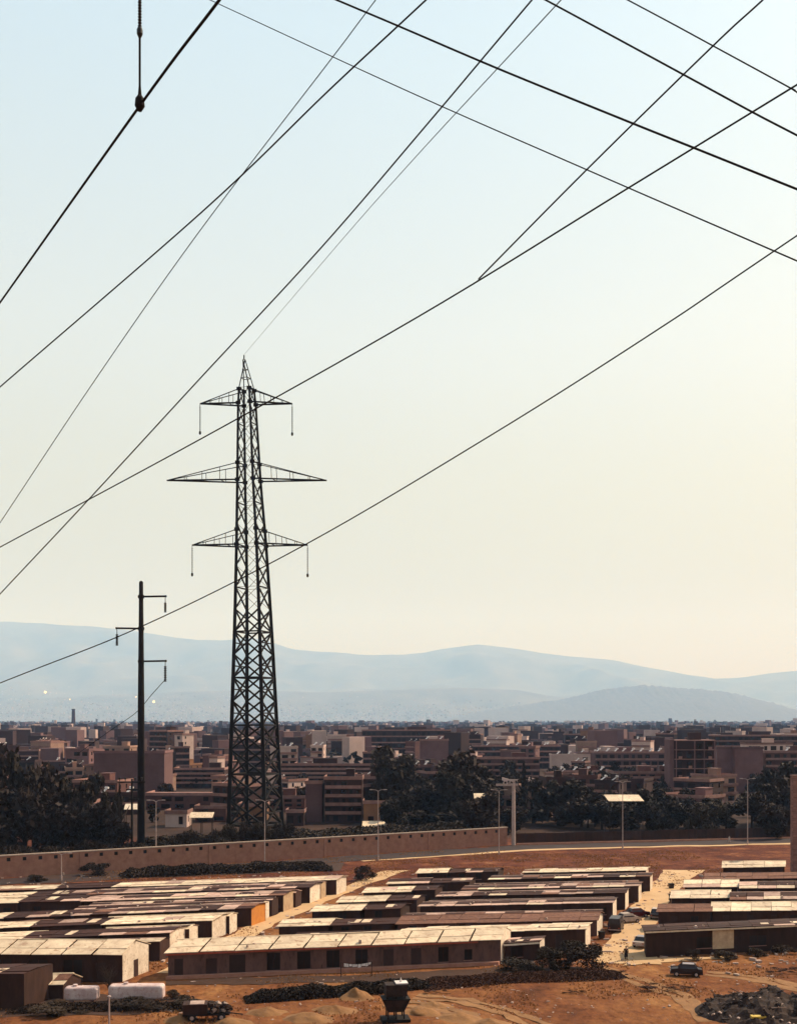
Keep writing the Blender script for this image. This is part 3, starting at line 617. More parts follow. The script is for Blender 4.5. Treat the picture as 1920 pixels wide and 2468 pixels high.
# ------------------------------------------------------------------ overhead wires
def catmull(pts, n):
    out = []; N = len(pts)
    for i in range(N-1):
        p0 = pts[max(i-1, 0)]; p1 = pts[i]; p2 = pts[i+1]; p3 = pts[min(i+2, N-1)]
        for k in range(n):
            t = k/n; out.append(.5*((2*p1)+(p2-p0)*t+(2*p0-5*p1+4*p2-p3)*t*t+(3*p1-p0-3*p2+p3)*t**3))
    return out+[pts[-1]]
S = 1920/1699.0
def wire(label, pts, Za, Zb, r=.025, end_a=None, end_b=None, ext=(.5, .5)):
    """pts: places seen in the photo along one wire; Za, Zb: its distance at the first and last"""
    q = [Vector((x*S, y*S)) for x, y in pts]
    d = [0]
    for a, b in zip(q, q[1:]): d.append(d[-1]+(b-a).length)
    w = [P(p.x, p.y, 1/lerp(1/Za, 1/Zb, t/d[-1])) for p, t in zip(q, d)]
    a, b = w[0], w[-1]
    if end_a is not None: w[0] = end_a
    elif ext[0]: w.insert(0, a+(a-w[1]).normalized()*(b-a).length*ext[0])
    if end_b is not None: w[-1] = end_b
    elif ext[1]: w.append(b+(b-w[-2]).normalized()*(b-a).length*ext[1])
    m = MB(); m.tube(catmull(w, 8), r, 8)
    return tag(m.build('power_line', M['wire'], smooth=True), label, 'cable', 'overhead power lines')
KY = 260.0/F
wire('thick cable at upper left held by the hanging insulator', [(0, 645), (298, 225), (467, 0)], 24, 13.5, .019, ext=(.6, .25))
wire('cable from left edge rising to the top, crossing the thin steep one', [(0, 825), (430, 452), (700, 193), (907, 0)], 42, 30, .023)
wire('thin steep cable leaving the left edge lowest of the steep ones', [(0, 1115), (200, 814), (420, 500), (710, 120), (800, 0)], 70, 52, .023)
wire('steep cable ending low on the left edge and passing left of the pylon peak', [(0, 1267), (180, 1075), (420, 814), (680, 533), (910, 265), (1133, 0)], 48, 31, .023)
wire('thin earth wire running from the pylon peak up to the top edge', [(521, 752), (700, 545), (870, 352), (1195, 0)], 240, 52, .026, end_a=Vector(((588-960)*KY, 260, CH+(1735-855)*KY)), ext=(0, .3))
wire('shallow cable crossing the pylon top arm up to the right edge', [(0, 1167), (430, 935), (890, 676), (1340, 400), (1699, 180)], 46, 26, .023)
wire('branch cable splitting off the shallow cable and rising to the top right', [(1020, 595), (1250, 362), (1520, 97), (1625, 0)], 31.6, 26, .021, ext=(0, .3))
wire('lowest shallow cable passing the power pole arm and pylon lower arm', [(0, 1457), (300, 1337), (650, 1162), (1050, 926), (1400, 704), (1699, 502)], 46, 30, .022)
wire('thin cable falling from the top left to the right edge, lowest of its set', [(450, 0), (850, 185), (1250, 361), (1699, 556)], 60, 30, .021)
wire('thickest cable falling from the top centre to the right edge', [(720, 0), (850, 55), (1065, 147), (1350, 263), (1480, 315), (1699, 403)], 24, 19, .020)
wire('medium cable falling from right of top centre to the right edge', [(1165, 0), (1300, 73), (1460, 160), (1605, 239), (1699, 288)], 24, 21, .019)
wire('thin cable cutting across the upper right corner', [(1340, 0), (1430, 48), (1520, 97), (1685, 187), (1699, 196)], 34, 30, .020)
wire('faint short wire sagging from the lowest pole insulator down to the left', [(352, 1450), (325, 1480), (290, 1520), (240, 1555), (205, 1580)], 236, 262, .07, ext=(0, .3))
def hanger():
    c = P(298*S, 222*S, 1/lerp(1/24, 1/13.5, .66)); r = empty('suspension_insulator', c, 0, 'hanging insulator string with clamp holding the thick cable at upper left', 'insulator')
    k = c.y/F; H = 420*k
    s = MB(); s.tube([(0, 0, 20*k), (0, 0, 45*k), (0, 0, H)], [.028, .016, .016], 8); s.build('rod', M['wire'], r)
    for v in (175, 290, 345): 
        s = MB(); s.tube([(0, 0, v*k-.09), (0, 0, v*k-.03), (0, 0, v*k+.03), (0, 0, v*k+.09)], [.016, .042, .042, .016], 10); s.build('disc', M['glassins'], r)
    s = MB()
    for i in range(12):
        z = lerp(180, 265, i/12)*k; s.tube([(0, 0, z), (0, 0, z+.012), (0, 0, z+.03)], [.018, .030, .018], 10)
    s.build('shed_string', M['glassins'], r)
    s = MB(); s.tube([(0, 0, -16*k), (0, 0, -4*k), (0, 0, 14*k), (0, 0, 22*k)], [.03, .07, .06, .03], 10); s.build('clamp', M['wire'], r)
    # the pole and arm that carry it, just outside the frame
    p = empty('steel_mast', (c.x-4.6, c.y, hgt(c.x-4.6, c.y)), 0, 'steel mast outside the left edge carrying the hanging insulator', 'pole')
    m = MB(); m.tube([(0, 0, -.3), (0, 0, c.z+H+1-p.location.z)], [.22, .14], 12); m.build('shaft', M['pole'], p)
    m = MB(); m.bar((0, 0, c.z+H-p.location.z+.05), (4.9, 0, c.z+H-p.location.z+.05), .12, .14); m.build('arm', M['pole'], p)
hanger()
# ------------------------------------------------------------------ trees and shrubs
def leaf_mesh(name, m, seed, n, lobes, size, flat=1.0):
    """crown of many small leaf-spray faces spread through several lobes (unit crown: radius about 1, centre 0)"""
    q = random.Random(seed); mb = MB()
    for i in range(n):
        c, rad = q.choice(lobes)
        d = Vector((q.gauss(0, 1), q.gauss(0, 1), q.gauss(0, 1))).normalized()*rad*(q.random()**.38)
        d *= 1+.35*noise.noise(d*2.7+Vector(c)*3+Vector((seed, 0, 0)))
        p = Vector(c)+Vector((d.x, d.y, d.z*flat)); s = size*q.uniform(.5, 1.4)
        a = Vector((q.gauss(0, 1), q.gauss(0, 1), q.gauss(0, 1))).normalized(); b = a.orthogonal().normalized(); b = Matrix.Rotation(q.uniform(0, 6.28), 3, a) @ b
        c2 = a.cross(b)
        mb.add([p-b*s, p+c2*s*.55+b*s*.1, p+b*s*1.1, p-c2*s*.5], [(0, 1, 2, 3)])
    return mb.mesh(name, m)
def lobes(seed, n, spread=(.62, .62, .6), rad=(.3, .52)):
    q = random.Random(seed); return [((q.uniform(-1, 1)*spread[0], q.uniform(-1, 1)*spread[1], q.uniform(-1, 1)*spread[2]), q.uniform(*rad)) for _ in range(n)]
CR = {}
for k in range(4):
    CR['round', k] = leaf_mesh('crown', M['leaf'], 10+k, 3000, lobes(k+1, 11), .105)
    CR['loose', k] = leaf_mesh('crown', M['leaf2'], 30+k, 2300, lobes(k+11, 10, (.7, .7, .75), (.24, .44)), .10)
    CR['slim', k] = leaf_mesh('crown', M['leaf'], 50+k, 1500, [((0, 0, z), r_) for z, r_ in ((-.8, .32), (-.4, .36), (0, .36), (.35, .32), (.7, .22), (.92, .12))], .07)
    CR['bush', k] = leaf_mesh('foliage', M['leaf'] if k % 2 else M['leaf2'], 70+k, 3200, lobes(k+21, 9, (.7, .6, .4), (.22, .45)), .055, .8)
    CR['scrub', k] = leaf_mesh('foliage', M['scrub'], 90+k, 2600, lobes(k+31, 16, (.85, .8, .15), (.10, .26)), .04, .6)
tq = random.Random(77)
def trunk_mesh(seed):
    q = random.Random(seed); mb = MB()
    mb.tube([(0, 0, -.05), (q.uniform(-.02, .02), 0, .25), (q.uniform(-.05, .05), q.uniform(-.03, .03), .55), (q.uniform(-.05, .05), 0, .85)], [.045, .034, .026, .01], 8)
    for i in range(6):
        a = q.uniform(0, 6.28); z = q.uniform(.3, .6); l = q.uniform(.18, .32)
        mb.tube([(0, 0, z), (math.cos(a)*l*.5, math.sin(a)*l*.5, z+.1), (math.cos(a)*l, math.sin(a)*l, z+.22)], [.018, .012, .004], 6)
    return mb.mesh('trunk', M['bark'], True)
TR = [trunk_mesh(i) for i in range(4)]
def tree(label, x, y, h, w, kind='round', group=None, low=.14, z=None):
    z = hgt(x, y) if z is None else z
    r = empty('cypress_tree' if kind == 'slim' else 'broadleaf_tree', (x, y, z), tq.uniform(0, 6.28), label, 'tree', group); k = tq.randrange(4)
    link('trunk', TR[k], r, scale=(h, h, h))
    ch = h*(1-low)
    link('crown', CR[kind, k], r, (0, 0, h*low+ch/2), (0, 0, tq.uniform(0, 6)), (w/2, w/2, ch/2))
    return r
def bush(label, x, y, h, w, kind='bush', d=None, group=None, cat='bush', name=None):
    k = tq.randrange(4); me = CR[kind, k]; r = link(name or ('scrub_patch' if kind == 'scrub' else 'bush'), me, None, (x, y, hgt(x, y)+h*.38), (0, 0, tq.uniform(-.4, .4)), (w/2, (d or w)/2, h*.62))
    return tag(r, label, cat, group)
def tree_at(label, u, vt, Y, wpx, kind='round', group=None, low=.14):
    p = P(u, vt, Y); return tree(label, p.x, Y, p.z, wpx*Y/F, kind, group, low)
GL = 'dark trees massed behind the wall at left'
for i, (u, vt, Y, w, kd, lb) in enumerate([(-55, 1745, 262, 150, 'round', 'tall dark tree cut by the left edge, highest of the left mass'), (30, 1800, 258, 110, 'loose', 'dark ragged tree near the left edge with sky gaps on top'),
        (88, 1818, 250, 130, 'round', 'broad black tree second in from the left edge'), (150, 1858, 262, 110, 'loose', 'olive dark tree right of the broad black tree'),
        (205, 1868, 275, 110, 'loose', 'dim olive tree in front of the mauve block, left one'), (60, 1900, 245, 170, 'round', 'low black tree at the foot of the left mass'),
        (135, 1930, 246, 140, 'round', 'black rounded tree right of the low black one'), (205, 1935, 244, 120, 'round', 'black rounded tree below the dim olive tree'),
        (255, 1900, 252, 70, 'loose', 'small dark tree in front of the mauve block, right one'), (288, 1892, 246, 28, 'slim', 'slim dark cypress left of the short utility pole'),
        (-20, 1870, 248, 150, 'round', 'black tree cut by the left edge, lower one'), (275, 1950, 243, 90, 'round', 'black shrubby tree at the foot of the cypress')]):
    tree_at(lb, u, vt, Y, w, kd, GL, .02 if vt > 1860 else .1)
rr = random.Random(9)
def wall_mark(u): return next(n for k, n in ((60, 'at the left edge'), (150, 'below the broad black tree'), (230, 'below the olive tree'), (300, 'below the cypress'), (400, 'at the power pole foot'), (470, 'right of the power pole'), (540, 'left of the pylon foot'), (620, 'at the left pylon legs'), (9999, 'at the right pylon legs')) if u < k)
GP = 'black shrubs along the back of the wall'
def behind(u, off):   # ground point a little behind the wall line at image column u
    k = (u-UC)/F; t = (k*WA.y-WA.x)/(wd.x-k*wd.y); p = WA+wd*t; return p*((p.y+off)/p.y)
for i, u in enumerate(range(-20, 680, 38)):
    p = behind(u, rr.uniform(3.5, 6)); h = rr.uniform(4.2, 5.6) if (u < 390 or u > 500) else rr.uniform(4.6, 5.8)
    bush('black shrub behind the concrete wall, '+wall_mark(u), p.x, p.y, h*1.35, rr.uniform(5, 7), 'bush', group=GP)
for u, h in ((560, 8.0), (600, 8.4), (640, 8.2), (672, 7.6), (520, 7.0), (440, 6.6), (470, 7.0)):
    p = behind(u, rr.uniform(5.5, 8)); bush('taller black shrub behind the concrete wall, '+wall_mark(u), p.x, p.y, h*1.22, 7.0, 'bush', group=GP)
GM = 'dark trees beyond the wall in the middle and right'
for i, (u, vt, Y, w, kd, lb) in enumerate([(965, 1802, 352, 110, 'loose', 'tall dark tree right of the five-storey block'), (925, 1850, 345, 60, 'loose', 'slim olive tree touching the five-storey block'), (1010, 1880, 335, 90, 'round', 'dark tree between two taller ones in the middle'),
        (1110, 1806, 340, 120, 'round', 'tallest broad dark tree in the middle group'), (1060, 1850, 330, 90, 'loose', 'dark tree left of the tallest broad one'), (1160, 1870, 325, 80, 'round', 'dark tree left of the thick concrete post'),
        (1262, 1838, 335, 44, 'slim', 'slender tree just right of the thick concrete post'), (1285, 1872, 330, 80, 'loose', 'olive dark tree beside the slender tree'), (1345, 1872, 325, 110, 'round', 'large rounded dark tree right of the slender tree'),
        (1400, 1905, 318, 110, 'round', 'rounded dark tree next to the large rounded one'), (1450, 1925, 312, 80, 'round', 'dark tree at the left end of the canopy roof'), (1520, 1935, 310, 90, 'round', 'dark tree below the canopy roof'),
        (1575, 1928, 312, 80, 'loose', 'dark tree at the right end of the canopy roof'), (1630, 1925, 310, 80, 'round', 'dark tree in front of the open-framed block, left'), (1690, 1925, 314, 90, 'round', 'dark tree in front of the open-framed block, right'),
        (1750, 1930, 310, 80, 'loose', 'dark tree in front of the blank mauve walls'), (1812, 1905, 312, 70, 'round', 'dark tree behind the rightmost lamp post'), (1862, 1842, 325, 90, 'loose', 'tall pointed dark tree near the brick pillar'),
        (1900, 1870, 315, 90, 'round', 'dark tree cut by the right edge behind the pillar'), (1225, 1940, 305, 70, 'round', 'low dark tree between the post and the wall end'), (1110, 1945, 315, 120, 'round', 'low dark tree above the wall in the middle'),
        (1010, 1950, 318, 90, 'loose', 'low olive tree above the wall, right of yellow house')]):
    tree_at(lb, u, vt, Y, w*(1.3 if kd != 'slim' else 1), kd, GM, .0)
# smaller trees scattered through the near edge of town
LM = [(230, 'left of the mauve block'), (345, 'at the mauve block'), (560, 'between power pole and pylon'), (735, 'right of the pylon'), (900, 'at the five-storey block'), (1190, 'above the middle trees'), (1330, 'above the slender tree'), (1600, 'above the canopy roof'), (1740, 'at the open-framed block'), (9999, 'at the right edge')]
def near_mark(u): return next(n for k, n in LM if u < k)
for i in range(150):
    Y = rr.uniform(288, 560); u = rr.uniform(150, 1940)
    if 380 < u < 1000 and Y < 330 and rr.random() < .5: continue
    h = rr.uniform(4, 9) if u < 950 else rr.uniform(6, 12); kd = rr.choice(('round', 'loose', 'loose', 'slim' if rr.random() < .3 else 'round'))
    nm = near_mark(u); tree('%s %s tree at the town edge, %s' % ('tall' if h > 9 else 'small' if h < 6 else 'medium', {'round': 'dark round', 'loose': 'olive ragged', 'slim': 'dark slim'}[kd], nm), (u-UC)/F*Y, Y, h, h*rr.uniform(.7, 1.2) if kd != 'slim' else h*.28, kd, 'scattered trees '+nm, .04)
# camp bushes
def bush_at(label, u, vb, hpx, wpx, kind='bush', dm=None, group=None, cat='bush', name=None):
    p = G(u, vb); K = p.y/F; return bush(label, p.x, p.y, hpx*K, wpx*K, kind, dm, group, cat, name)
for a in [('spiky dark bush in front of the wall at left', 225, 2108, 38, 78), ('low dark bush beside the lamp post at far left', 92, 2124, 24, 60), ('dark tree-like bush at the far end of the left lane', 880, 2122, 48, 62),
          ('dark bush growing between huts in the middle block, larger', 1250, 2200, 38, 85), ('dark bush left of the larger one between middle huts', 1130, 2180, 26, 60), ('small dark bush on the brown roofs of the middle block', 1042, 2178, 22, 34),
          ('spindly dark bush right of the larger one in the middle block', 1302, 2196, 36, 24), ('large dark bush at the corner of the track and the yard', 1398, 2336, 78, 120), ('dark bush against the annex hut', 1335, 2334, 74, 110),
          ('dark bush in front of the second middle hut', 1388, 2305, 58, 90), ('low dark bush in front of the annex', 1262, 2342, 48, 130), ('dark bush in front of the long dark hut, left', 1665, 2312, 34, 44), ('dark bush in front of the long dark hut, middle', 1752, 2310, 30, 70),
          ('dark bush in front of the long dark hut, right', 1825, 2303, 28, 60), ('dark bush at the right end of the long dark hut', 1890, 2298, 28, 70), ('dark bush beside the bright white roof at the right', 1722, 2122, 28, 50),
          ('dark bush below the small scrap cart', 470, 2424, 34, 130), ('dark low bush in front of the white tanks', 330, 2432, 34, 160), ('dark low bush at the bottom left corner', 150, 2440, 30, 170), ('dark low bush right of the tanks', 425, 2402, 26, 60)]:
    bush_at(*a)
def hedge(label, pts, h, wid, m, n, seed, name='hedge', size=.35, cat='hedge'):
    q = random.Random(seed); mb = MB(); d = [0]
    for a, b in zip(pts, pts[1:]): d.append(d[-1]+(b-a).length)
    for i in range(n):
        s = q.uniform(0, d[-1]); k = max(j for j in range(len(pts)-1) if d[j] <= s); p = lerp(pts[k], pts[k+1], (s-d[k])/(d[k+1]-d[k]))
        e = min(1, s/2, (d[-1]-s)/2); hh = h*(.75+.35*noise.noise(p*.35))*max(.25, e)
        dr = (pts[k+1]-pts[k]).normalized(); nn = Vector((-dr.y, dr.x, 0)); ang = q.uniform(0, math.pi); rad = q.random()**.35
        c = p+nn*math.cos(ang)*wid/2*rad+Vector((0, 0, math.sin(ang)*hh*rad+hgt(p.x, p.y))); sz = size*q.uniform(.5, 1.3)
        a = Vector((q.gauss(0, 1), q.gauss(0, 1), q.gauss(0, 1))).normalized(); b = a.orthogonal().normalized(); c2 = a.cross(b)
        mb.add([c-b*sz, c+c2*sz*.55, c+b*sz, c-c2*sz*.5], [(0, 1, 2, 3)])
    return tag(mb.build(name, m), label, cat)
hedge('long dark hedge between the wall and the rearmost left hut', [G(290, 2112), G(480, 2104), G(660, 2096), G(800, 2094)], 2.1, 7, M['leaf'], 16000, 1, size=.26)  # leaves added for the dark of shaded ground, no real hedge
hedge('dark hedge along the foot of the long mauve hut', [G(590, 2408), G(700, 2402), G(880, 2390), G(1040, 2372)], 1.5, 3.4, M['leaf'], 18000, 2, size=.14)
hedge('low dark brush in front of the white tanks and yellowish store', [G(20, 2436), G(160, 2434), G(300, 2430), G(450, 2424)], .8, 3.0, M['leaf'], 9000, 8, size=.12)
hedge('brown scrubby hedge right of the mauve hut running to the track', [G(1010, 2376), G(1200, 2362), G(1340, 2356), G(1500, 2350)], 1.0, 4.5, M['scrub'], 18000, 3, size=.12)
for a in [('rust-coloured oval scrub patch in front of the grey car', 1607, 2386, 22, 130, 'scrub', 3.2), ('rust scrub patch at right edge behind the rubble', 1890, 2345, 22, 110, 'scrub', 3.0),
          ('small scrub patch left of the oval one', 1385, 2392, 12, 70, 'scrub', 1.6), ('rust scrub patch beside the dark hedge end', 1480, 2352, 26, 70, 'scrub', 2.6), ('low scrub mound in front of the mauve hut', 1060, 2390, 22, 90, 'scrub', 3.0)]:
    bush_at(*a, cat='scrub')
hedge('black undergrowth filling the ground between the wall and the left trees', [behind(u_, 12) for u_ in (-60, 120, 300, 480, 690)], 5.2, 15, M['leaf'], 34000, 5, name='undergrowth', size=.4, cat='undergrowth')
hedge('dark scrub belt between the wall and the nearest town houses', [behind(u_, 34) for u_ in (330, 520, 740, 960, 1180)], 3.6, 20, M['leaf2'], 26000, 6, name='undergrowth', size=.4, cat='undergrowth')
def grass():
    q = random.Random(31); mb = MB()
    for i in range(90000):
        x = q.uniform(-62, 66); y = q.choice((q.uniform(112, 165), q.uniform(205, 262)))
        if abs(x/y) > .38 or noise.noise(Vector((x*.13, y*.09, 5)))+.35*noise.noise(Vector((x*.6, y*.5, 1))) < (.12 if y < 170 else -.05): continue
        z = hgt(x, y); h = q.uniform(.05, .22); a = q.uniform(0, 3.14); w = q.uniform(.04, .14); dx, dy = math.cos(a)*w, math.sin(a)*w
        mb.add([(x-dx, y-dy, z-.03), (x+dx, y+dy, z-.03), (x+dx*.4+q.uniform(-.1, .1), y+dy*.4, z+h), (x-dx*.5, y-dy*.5, z+h*.8)], [(0, 1, 2, 3)])
    tag(mb.build('dry_grass', mat('dry_grass_tufts', (.46, .24, .09), (.30, .13, .05), .2, .95, 0, contrast=.9)), 'dry rust-coloured grass tufts scattered over the open ground', 'grass', kind='stuff')
grass()
# bare tree and thin pole at lower left
def bare_tree():
    p = G(262, 2412); K = p.y/F; r = empty('bare_tree', (p.x, p.y, hgt(p.x, p.y)), 0, 'small bare tree with thin branches beside the white tanks', 'tree'); q = random.Random(3)
    m = MB(); m.tube([(0, 0, -.1), (.1, 0, 1.6), (0, 0, 2.6)], [.14, .1, .06], 8); m.build('trunk', M['bark'], r)
    b = MB()
    for i in range(26):
        z = q.uniform(1.2, 2.6); a = q.uniform(0, 6.28); l = q.uniform(.8, 2.0); e = Vector((math.cos(a)*l*.55, math.sin(a)*l*.55, z+l*.9))
        b.tube([(0, 0, z), e*.5+Vector((0, 0, z*.5+.1)), e], [.04, .025, .008], 5)
        for j in range(3):
            s = e*.7+Vector((0, 0, z*.3)); b.tube([s, s+Vector((q.uniform(-.5, .5), q.uniform(-.5, .5), q.uniform(.2, .6)))], [.015, .005], 4)
    b.build('branches', M['bark'], r)
bare_tree()
def thin_pole():
    p = G(263, 2475); K = p.y/F; r = empty('thin_post', (p.x, p.y, hgt(p.x, p.y)), 0, 'thin pale post rising from the bottom edge at left', 'post')
    m = MB(); m.tube([(0, 0, -.2), (0, 0, 75*K)], [.10, .08], 8); m.build('shaft', M['lamp_metal'], r)
    m = MB(); m.tube([(0, 0, 75*K), (0, 0, 77*K)], [.2, .12], 8); m.build('cap', M['lamp_metal'], r)
thin_pole()
# ------------------------------------------------------------------ vehicles
def car(label, x, y, rz, paint, L=4.1, W=1.6, H=1.42, van=False, roof=None, group='cars in the camp'):
    r = empty('van' if van else 'car', (x, y, hgt(x, y)+.03), rz, label, 'van' if van else 'car', group); hw = W/2
    if van: prof = [(-L/2, .35), (-L/2, 1.15), (-L/2+.12, H), (L*.28, H), (L*.42, 1.15), (L/2, .95), (L/2, .35)]; wl = 1.15
    else: prof = [(-L/2, .38), (-L/2+.02, .84), (-L*.36, .92), (-L*.24, H), (L*.10, H), (L*.26, .92), (L/2-.08, .80), (L/2, .38)]; wl = .90
    def sec(xz): return [(xz[0], -hw*(1 if xz[1] < wl+.05 else .82), xz[1]), (xz[0], hw*(1 if xz[1] < wl+.05 else .82), xz[1])]
    v = []; [v.extend(sec(p)) for p in prof]; n = len(prof); mb = MB()
    mb.add(v, [(2*i, 2*i+1, 2*((i+1) % n)+1, 2*((i+1) % n)) for i in range(n)]+[tuple(2*i for i in range(n))[::-1], tuple(2*i+1 for i in range(n))])
    o = mb.build('body', M[paint], r); bv = o.modifiers.new('bevel', 'BEVEL'); bv.width = .07; bv.segments = 2
    if roof:
        mb = MB(); i0, i1 = (2, 3) if van else (3, 4); mb.box(prof[i0][0]-.05, prof[i1][0]+.05, -hw*.8, hw*.8, H+.003, H+.03); mb.build('roof', M[roof], r)
    for s in (-1, 1):
        g = MB(); yy = s*(hw*.91+.012); yb = s*(hw*1.0+.006); yt = s*(hw*.84+.006); z0 = wl+.06; z1 = H-.12
        xs_ = (-L*.30, -L*.21, L*.085, L*.20) if not van else (-L*.40, -L*.39, L*.26, L*.37)
        q_ = [(xs_[0], yb*.985, z0), (xs_[3], yb*.985, z0), (xs_[2], yt, z1), (xs_[1], yt, z1)]
        g.add(q_, [(0, 1, 2, 3) if s < 0 else (3, 2, 1, 0)]); g.build('side_window', M['glass'], r)
        for wx in (-L*.31, L*.31):
            w = MB(); w.tube([(wx, s*(hw-.16), .31), (wx, s*(hw-.15), .31), (wx, s*(hw+.02), .31)], [.28, .31, .31], 16); t_ = w.build('wheel', M['tyre'], r)
            w = MB(); w.tube([(wx, s*(hw+.021), .31), (wx, s*(hw+.03), .31)], [.18, .16], 12); w.build('rim', M['lamp_metal'], t_)
        l = MB(); l.box(L/2-.03, L/2+.02, s*hw*.7-.13, s*hw*.7+.13, .60, .74); l.build('headlight', M['heater'], r)
        l = MB(); l.box(-L/2-.02, -L/2+.03, s*hw*.75-.1, s*hw*.75+.1, .62, .76); l.build('tail_light', M['red_trim'], r)
    if van: fx = ((L*.285, H-.08), (L*.415, 1.2), (-L/2+.10, H-.1), (-L/2+.005, 1.2))
    else: fx = ((L*.115, H-.06), (L*.25, .96), (-L*.245, H-.06), (-L*.35, .96))
    for (xa, za), (xb, zb), nm, sg in (((fx[0]), (fx[1]), 'windscreen', 1), ((fx[2]), (fx[3]), 'rear_window', -1)):
        g = MB(); e = .02*sg; w1, w2 = hw*.74, hw*.86
        p_ = [(xb+e, -w2, zb+.015), (xb+e, w2, zb+.015), (xa+e, w1, za+.015), (xa+e, -w1, za+.015)]
        g.add(p_, [(0, 1, 2, 3) if sg > 0 else (3, 2, 1, 0)]); g.build(nm, M['glass'], r)
    for sg in (-1, 1):
        m = MB(); m.box(sg*L/2-.06, sg*L/2+.06, -hw*.95, hw*.95, .40, .52); m.build('bumper', M['lamp_metal'], r)
    return r
def car_at(label, u, v, deg, paint, **k):
    p = G(u, v); return car(label, p.x, p.y, D2R(deg), paint, **k)
car_at('dark car with pale grey roof alone on the open yard', 1653, 2350, 168, 'car_dark', roof='car_grey', L=3.6, W=1.6)
car_at('black van beside the white gables, nearest on the track', 1484, 2242, 72, 'car_dark', van=True, H=2.0, L=4.2, W=1.75)
car_at('cream car parked behind the black van', 1512, 2222, 20, 'car_light', L=3.8)
car_at('maroon car parked beyond the cream car', 1533, 2210, 20, 'car_red', roof='car_light', L=3.8)
car_at('dark car with pale roof at the right side of the track', 1582, 2212, 72, 'car_dark', roof='car_light', H=1.5)
car_at('dusty pale car nose-in at the corner of the long dark hut', 1548, 2281, 60, 'car_light', roof='car_grey', L=3.6)
def bin_(label, u, v, wpx, hpx):
    p = G(u, v); K = p.y/F; r = empty('rubbish_bin', (p.x, p.y, hgt(p.x, p.y)), .2, label, 'bin', 'dark bins by the track'); w = wpx*K/2; h = hpx*K
    m = MB(); m.hexa([(-w*.8, -w*.7, .12), (w*.8, -w*.7, .12), (w*.8, w*.7, .12), (-w*.8, w*.7, .12)], [(-w, -w*.9, h), (w, -w*.9, h), (w, w*.9, h), (-w, w*.9, h)]); m.build('tub', M['car_dark'], r)
    m = MB(); m.box(-w*1.05, w*1.05, -w*.95, w*.95, h+.003, h+.09); m.build('lid', M['steel'], r)
    for s in (-1, 1):
        m = MB(); m.tube([(s*w*.6, -w*.6, .1), (s*w*.6, w*.6, .1)], .09, 8); m.build('wheel', M['tyre'], r)
bin_('dark rubbish bin in the middle of the track end', 1617, 2140, 12, 11); bin_('dark rubbish bin beside the tan-roofed right hut', 1676, 2142, 12, 11); bin_('dark bin at the foot of the third white gable', 1449, 2262, 14, 16)
# ------------------------------------------------------------------ people
def skin_mesh(name, verts, edges, radii, m, parent, root=0):
    me = bpy.data.meshes.new(name); me.from_pydata(verts, edges, []); o = link(name, me, parent); me.materials.append(m)
    sk = o.modifiers.new('skin', 'SKIN'); sk.use_smooth_shade = True
    for i, rr_ in enumerate(radii): me.skin_vertices[0].data[i].radius = (rr_, rr_*.85); me.skin_vertices[0].data[i].use_root = (i == root)
    o.modifiers.new('sub', 'SUBSURF').levels = 1; o.modifiers['sub'].render_levels = 2
    return o
def person(label, x, y, rz, h=1.68, coat='cloth_dark', stride=.16, carry=False):
    r = empty('person', (x, y, hgt(x, y)+.02), rz, label, 'person', 'people in the camp'); k = h/1.7
    V = [(0, 0, .95), (0, 0, 1.15), (0, 0, 1.40), (0, 0, 1.50), (0, 0, 1.60), (.01, 0, 1.68),
         (0, .10, .90), (stride, .11, .50), (stride*.75, .11, .08), (stride*.75+.14, .12, .03), (0, -.10, .90), (-stride*.5, -.11, .50), (-stride*1.5, -.11, .10), (-stride*1.5+.14, -.12, .03),
         (0, .19, 1.38), (-.06, .25, 1.12), (.08, .25, .90), (.11, .25, .82), (0, -.19, 1.38), (.05, -.25, 1.12), (.16, -.25, .92), (.2, -.25, .84)]
    E = [(0, 1), (1, 2), (2, 3), (3, 4), (4, 5), (0, 6), (6, 7), (7, 8), (8, 9), (0, 10), (10, 11), (11, 12), (12, 13), (2, 14), (14, 15), (15, 16), (16, 17), (2, 18), (18, 19), (19, 20), (20, 21)]
    RD = [.13, .12, .13, .055, .095, .075, .09, .06, .045, .04, .09, .06, .045, .04, .055, .042, .034, .035, .055, .042, .034, .035]
    skin_mesh('body', [Vector(v)*k for v in V], E, [a*k for a in RD], M['skin'], r)
    CV = [Vector(v)*k for v in V]; keep = [0, 1, 2, 6, 7, 8, 10, 11, 12, 14, 15, 16, 18, 19, 20]; mp = {a: i for i, a in enumerate(keep)}
    skin_mesh('clothes', [CV[i] for i in keep], [(mp[a], mp[b]) for a, b in E if a in mp and b in mp], [(RD[i]+.03)*k for i in keep], M[coat], r)
    sk_ = MB(); lathe(sk_, (0, 0, .42*k), [(0, .23*k), (.25*k, .21*k), (.55*k, .17*k), (.72*k, .16*k)], 12); sk_.build('coat', M[coat], r, smooth=True)
    hm_ = MB(); lathe(hm_, (-.015*k, 0, 1.585*k), [(0, .098*k), (.06*k, .112*k), (.12*k, .085*k), (.15*k, .03*k)], 12); hm_.build('hair', M['hair'], r, smooth=True)
    return r
for lb, u, v, rz, h, c, st in [('person in long dark clothes walking on the sandy track', 1508, 2312, 75, 1.72, 'cloth_dark', .14), ('person in dark clothes standing at the far track, left of a pair', 1614, 2176, 20, 1.75, 'cloth_dark', .05),
                               ('person in dark clothes standing at the far track, right of a pair', 1624, 2176, 200, 1.7, 'cloth_dark', .05), ('pale-clothed person walking on the road at right', 1757, 2030, 180, 1.75, 'cloth_pale', .15)]:
    p = G(u, v); person(lb, p.x, p.y, D2R(rz), h, c, st)
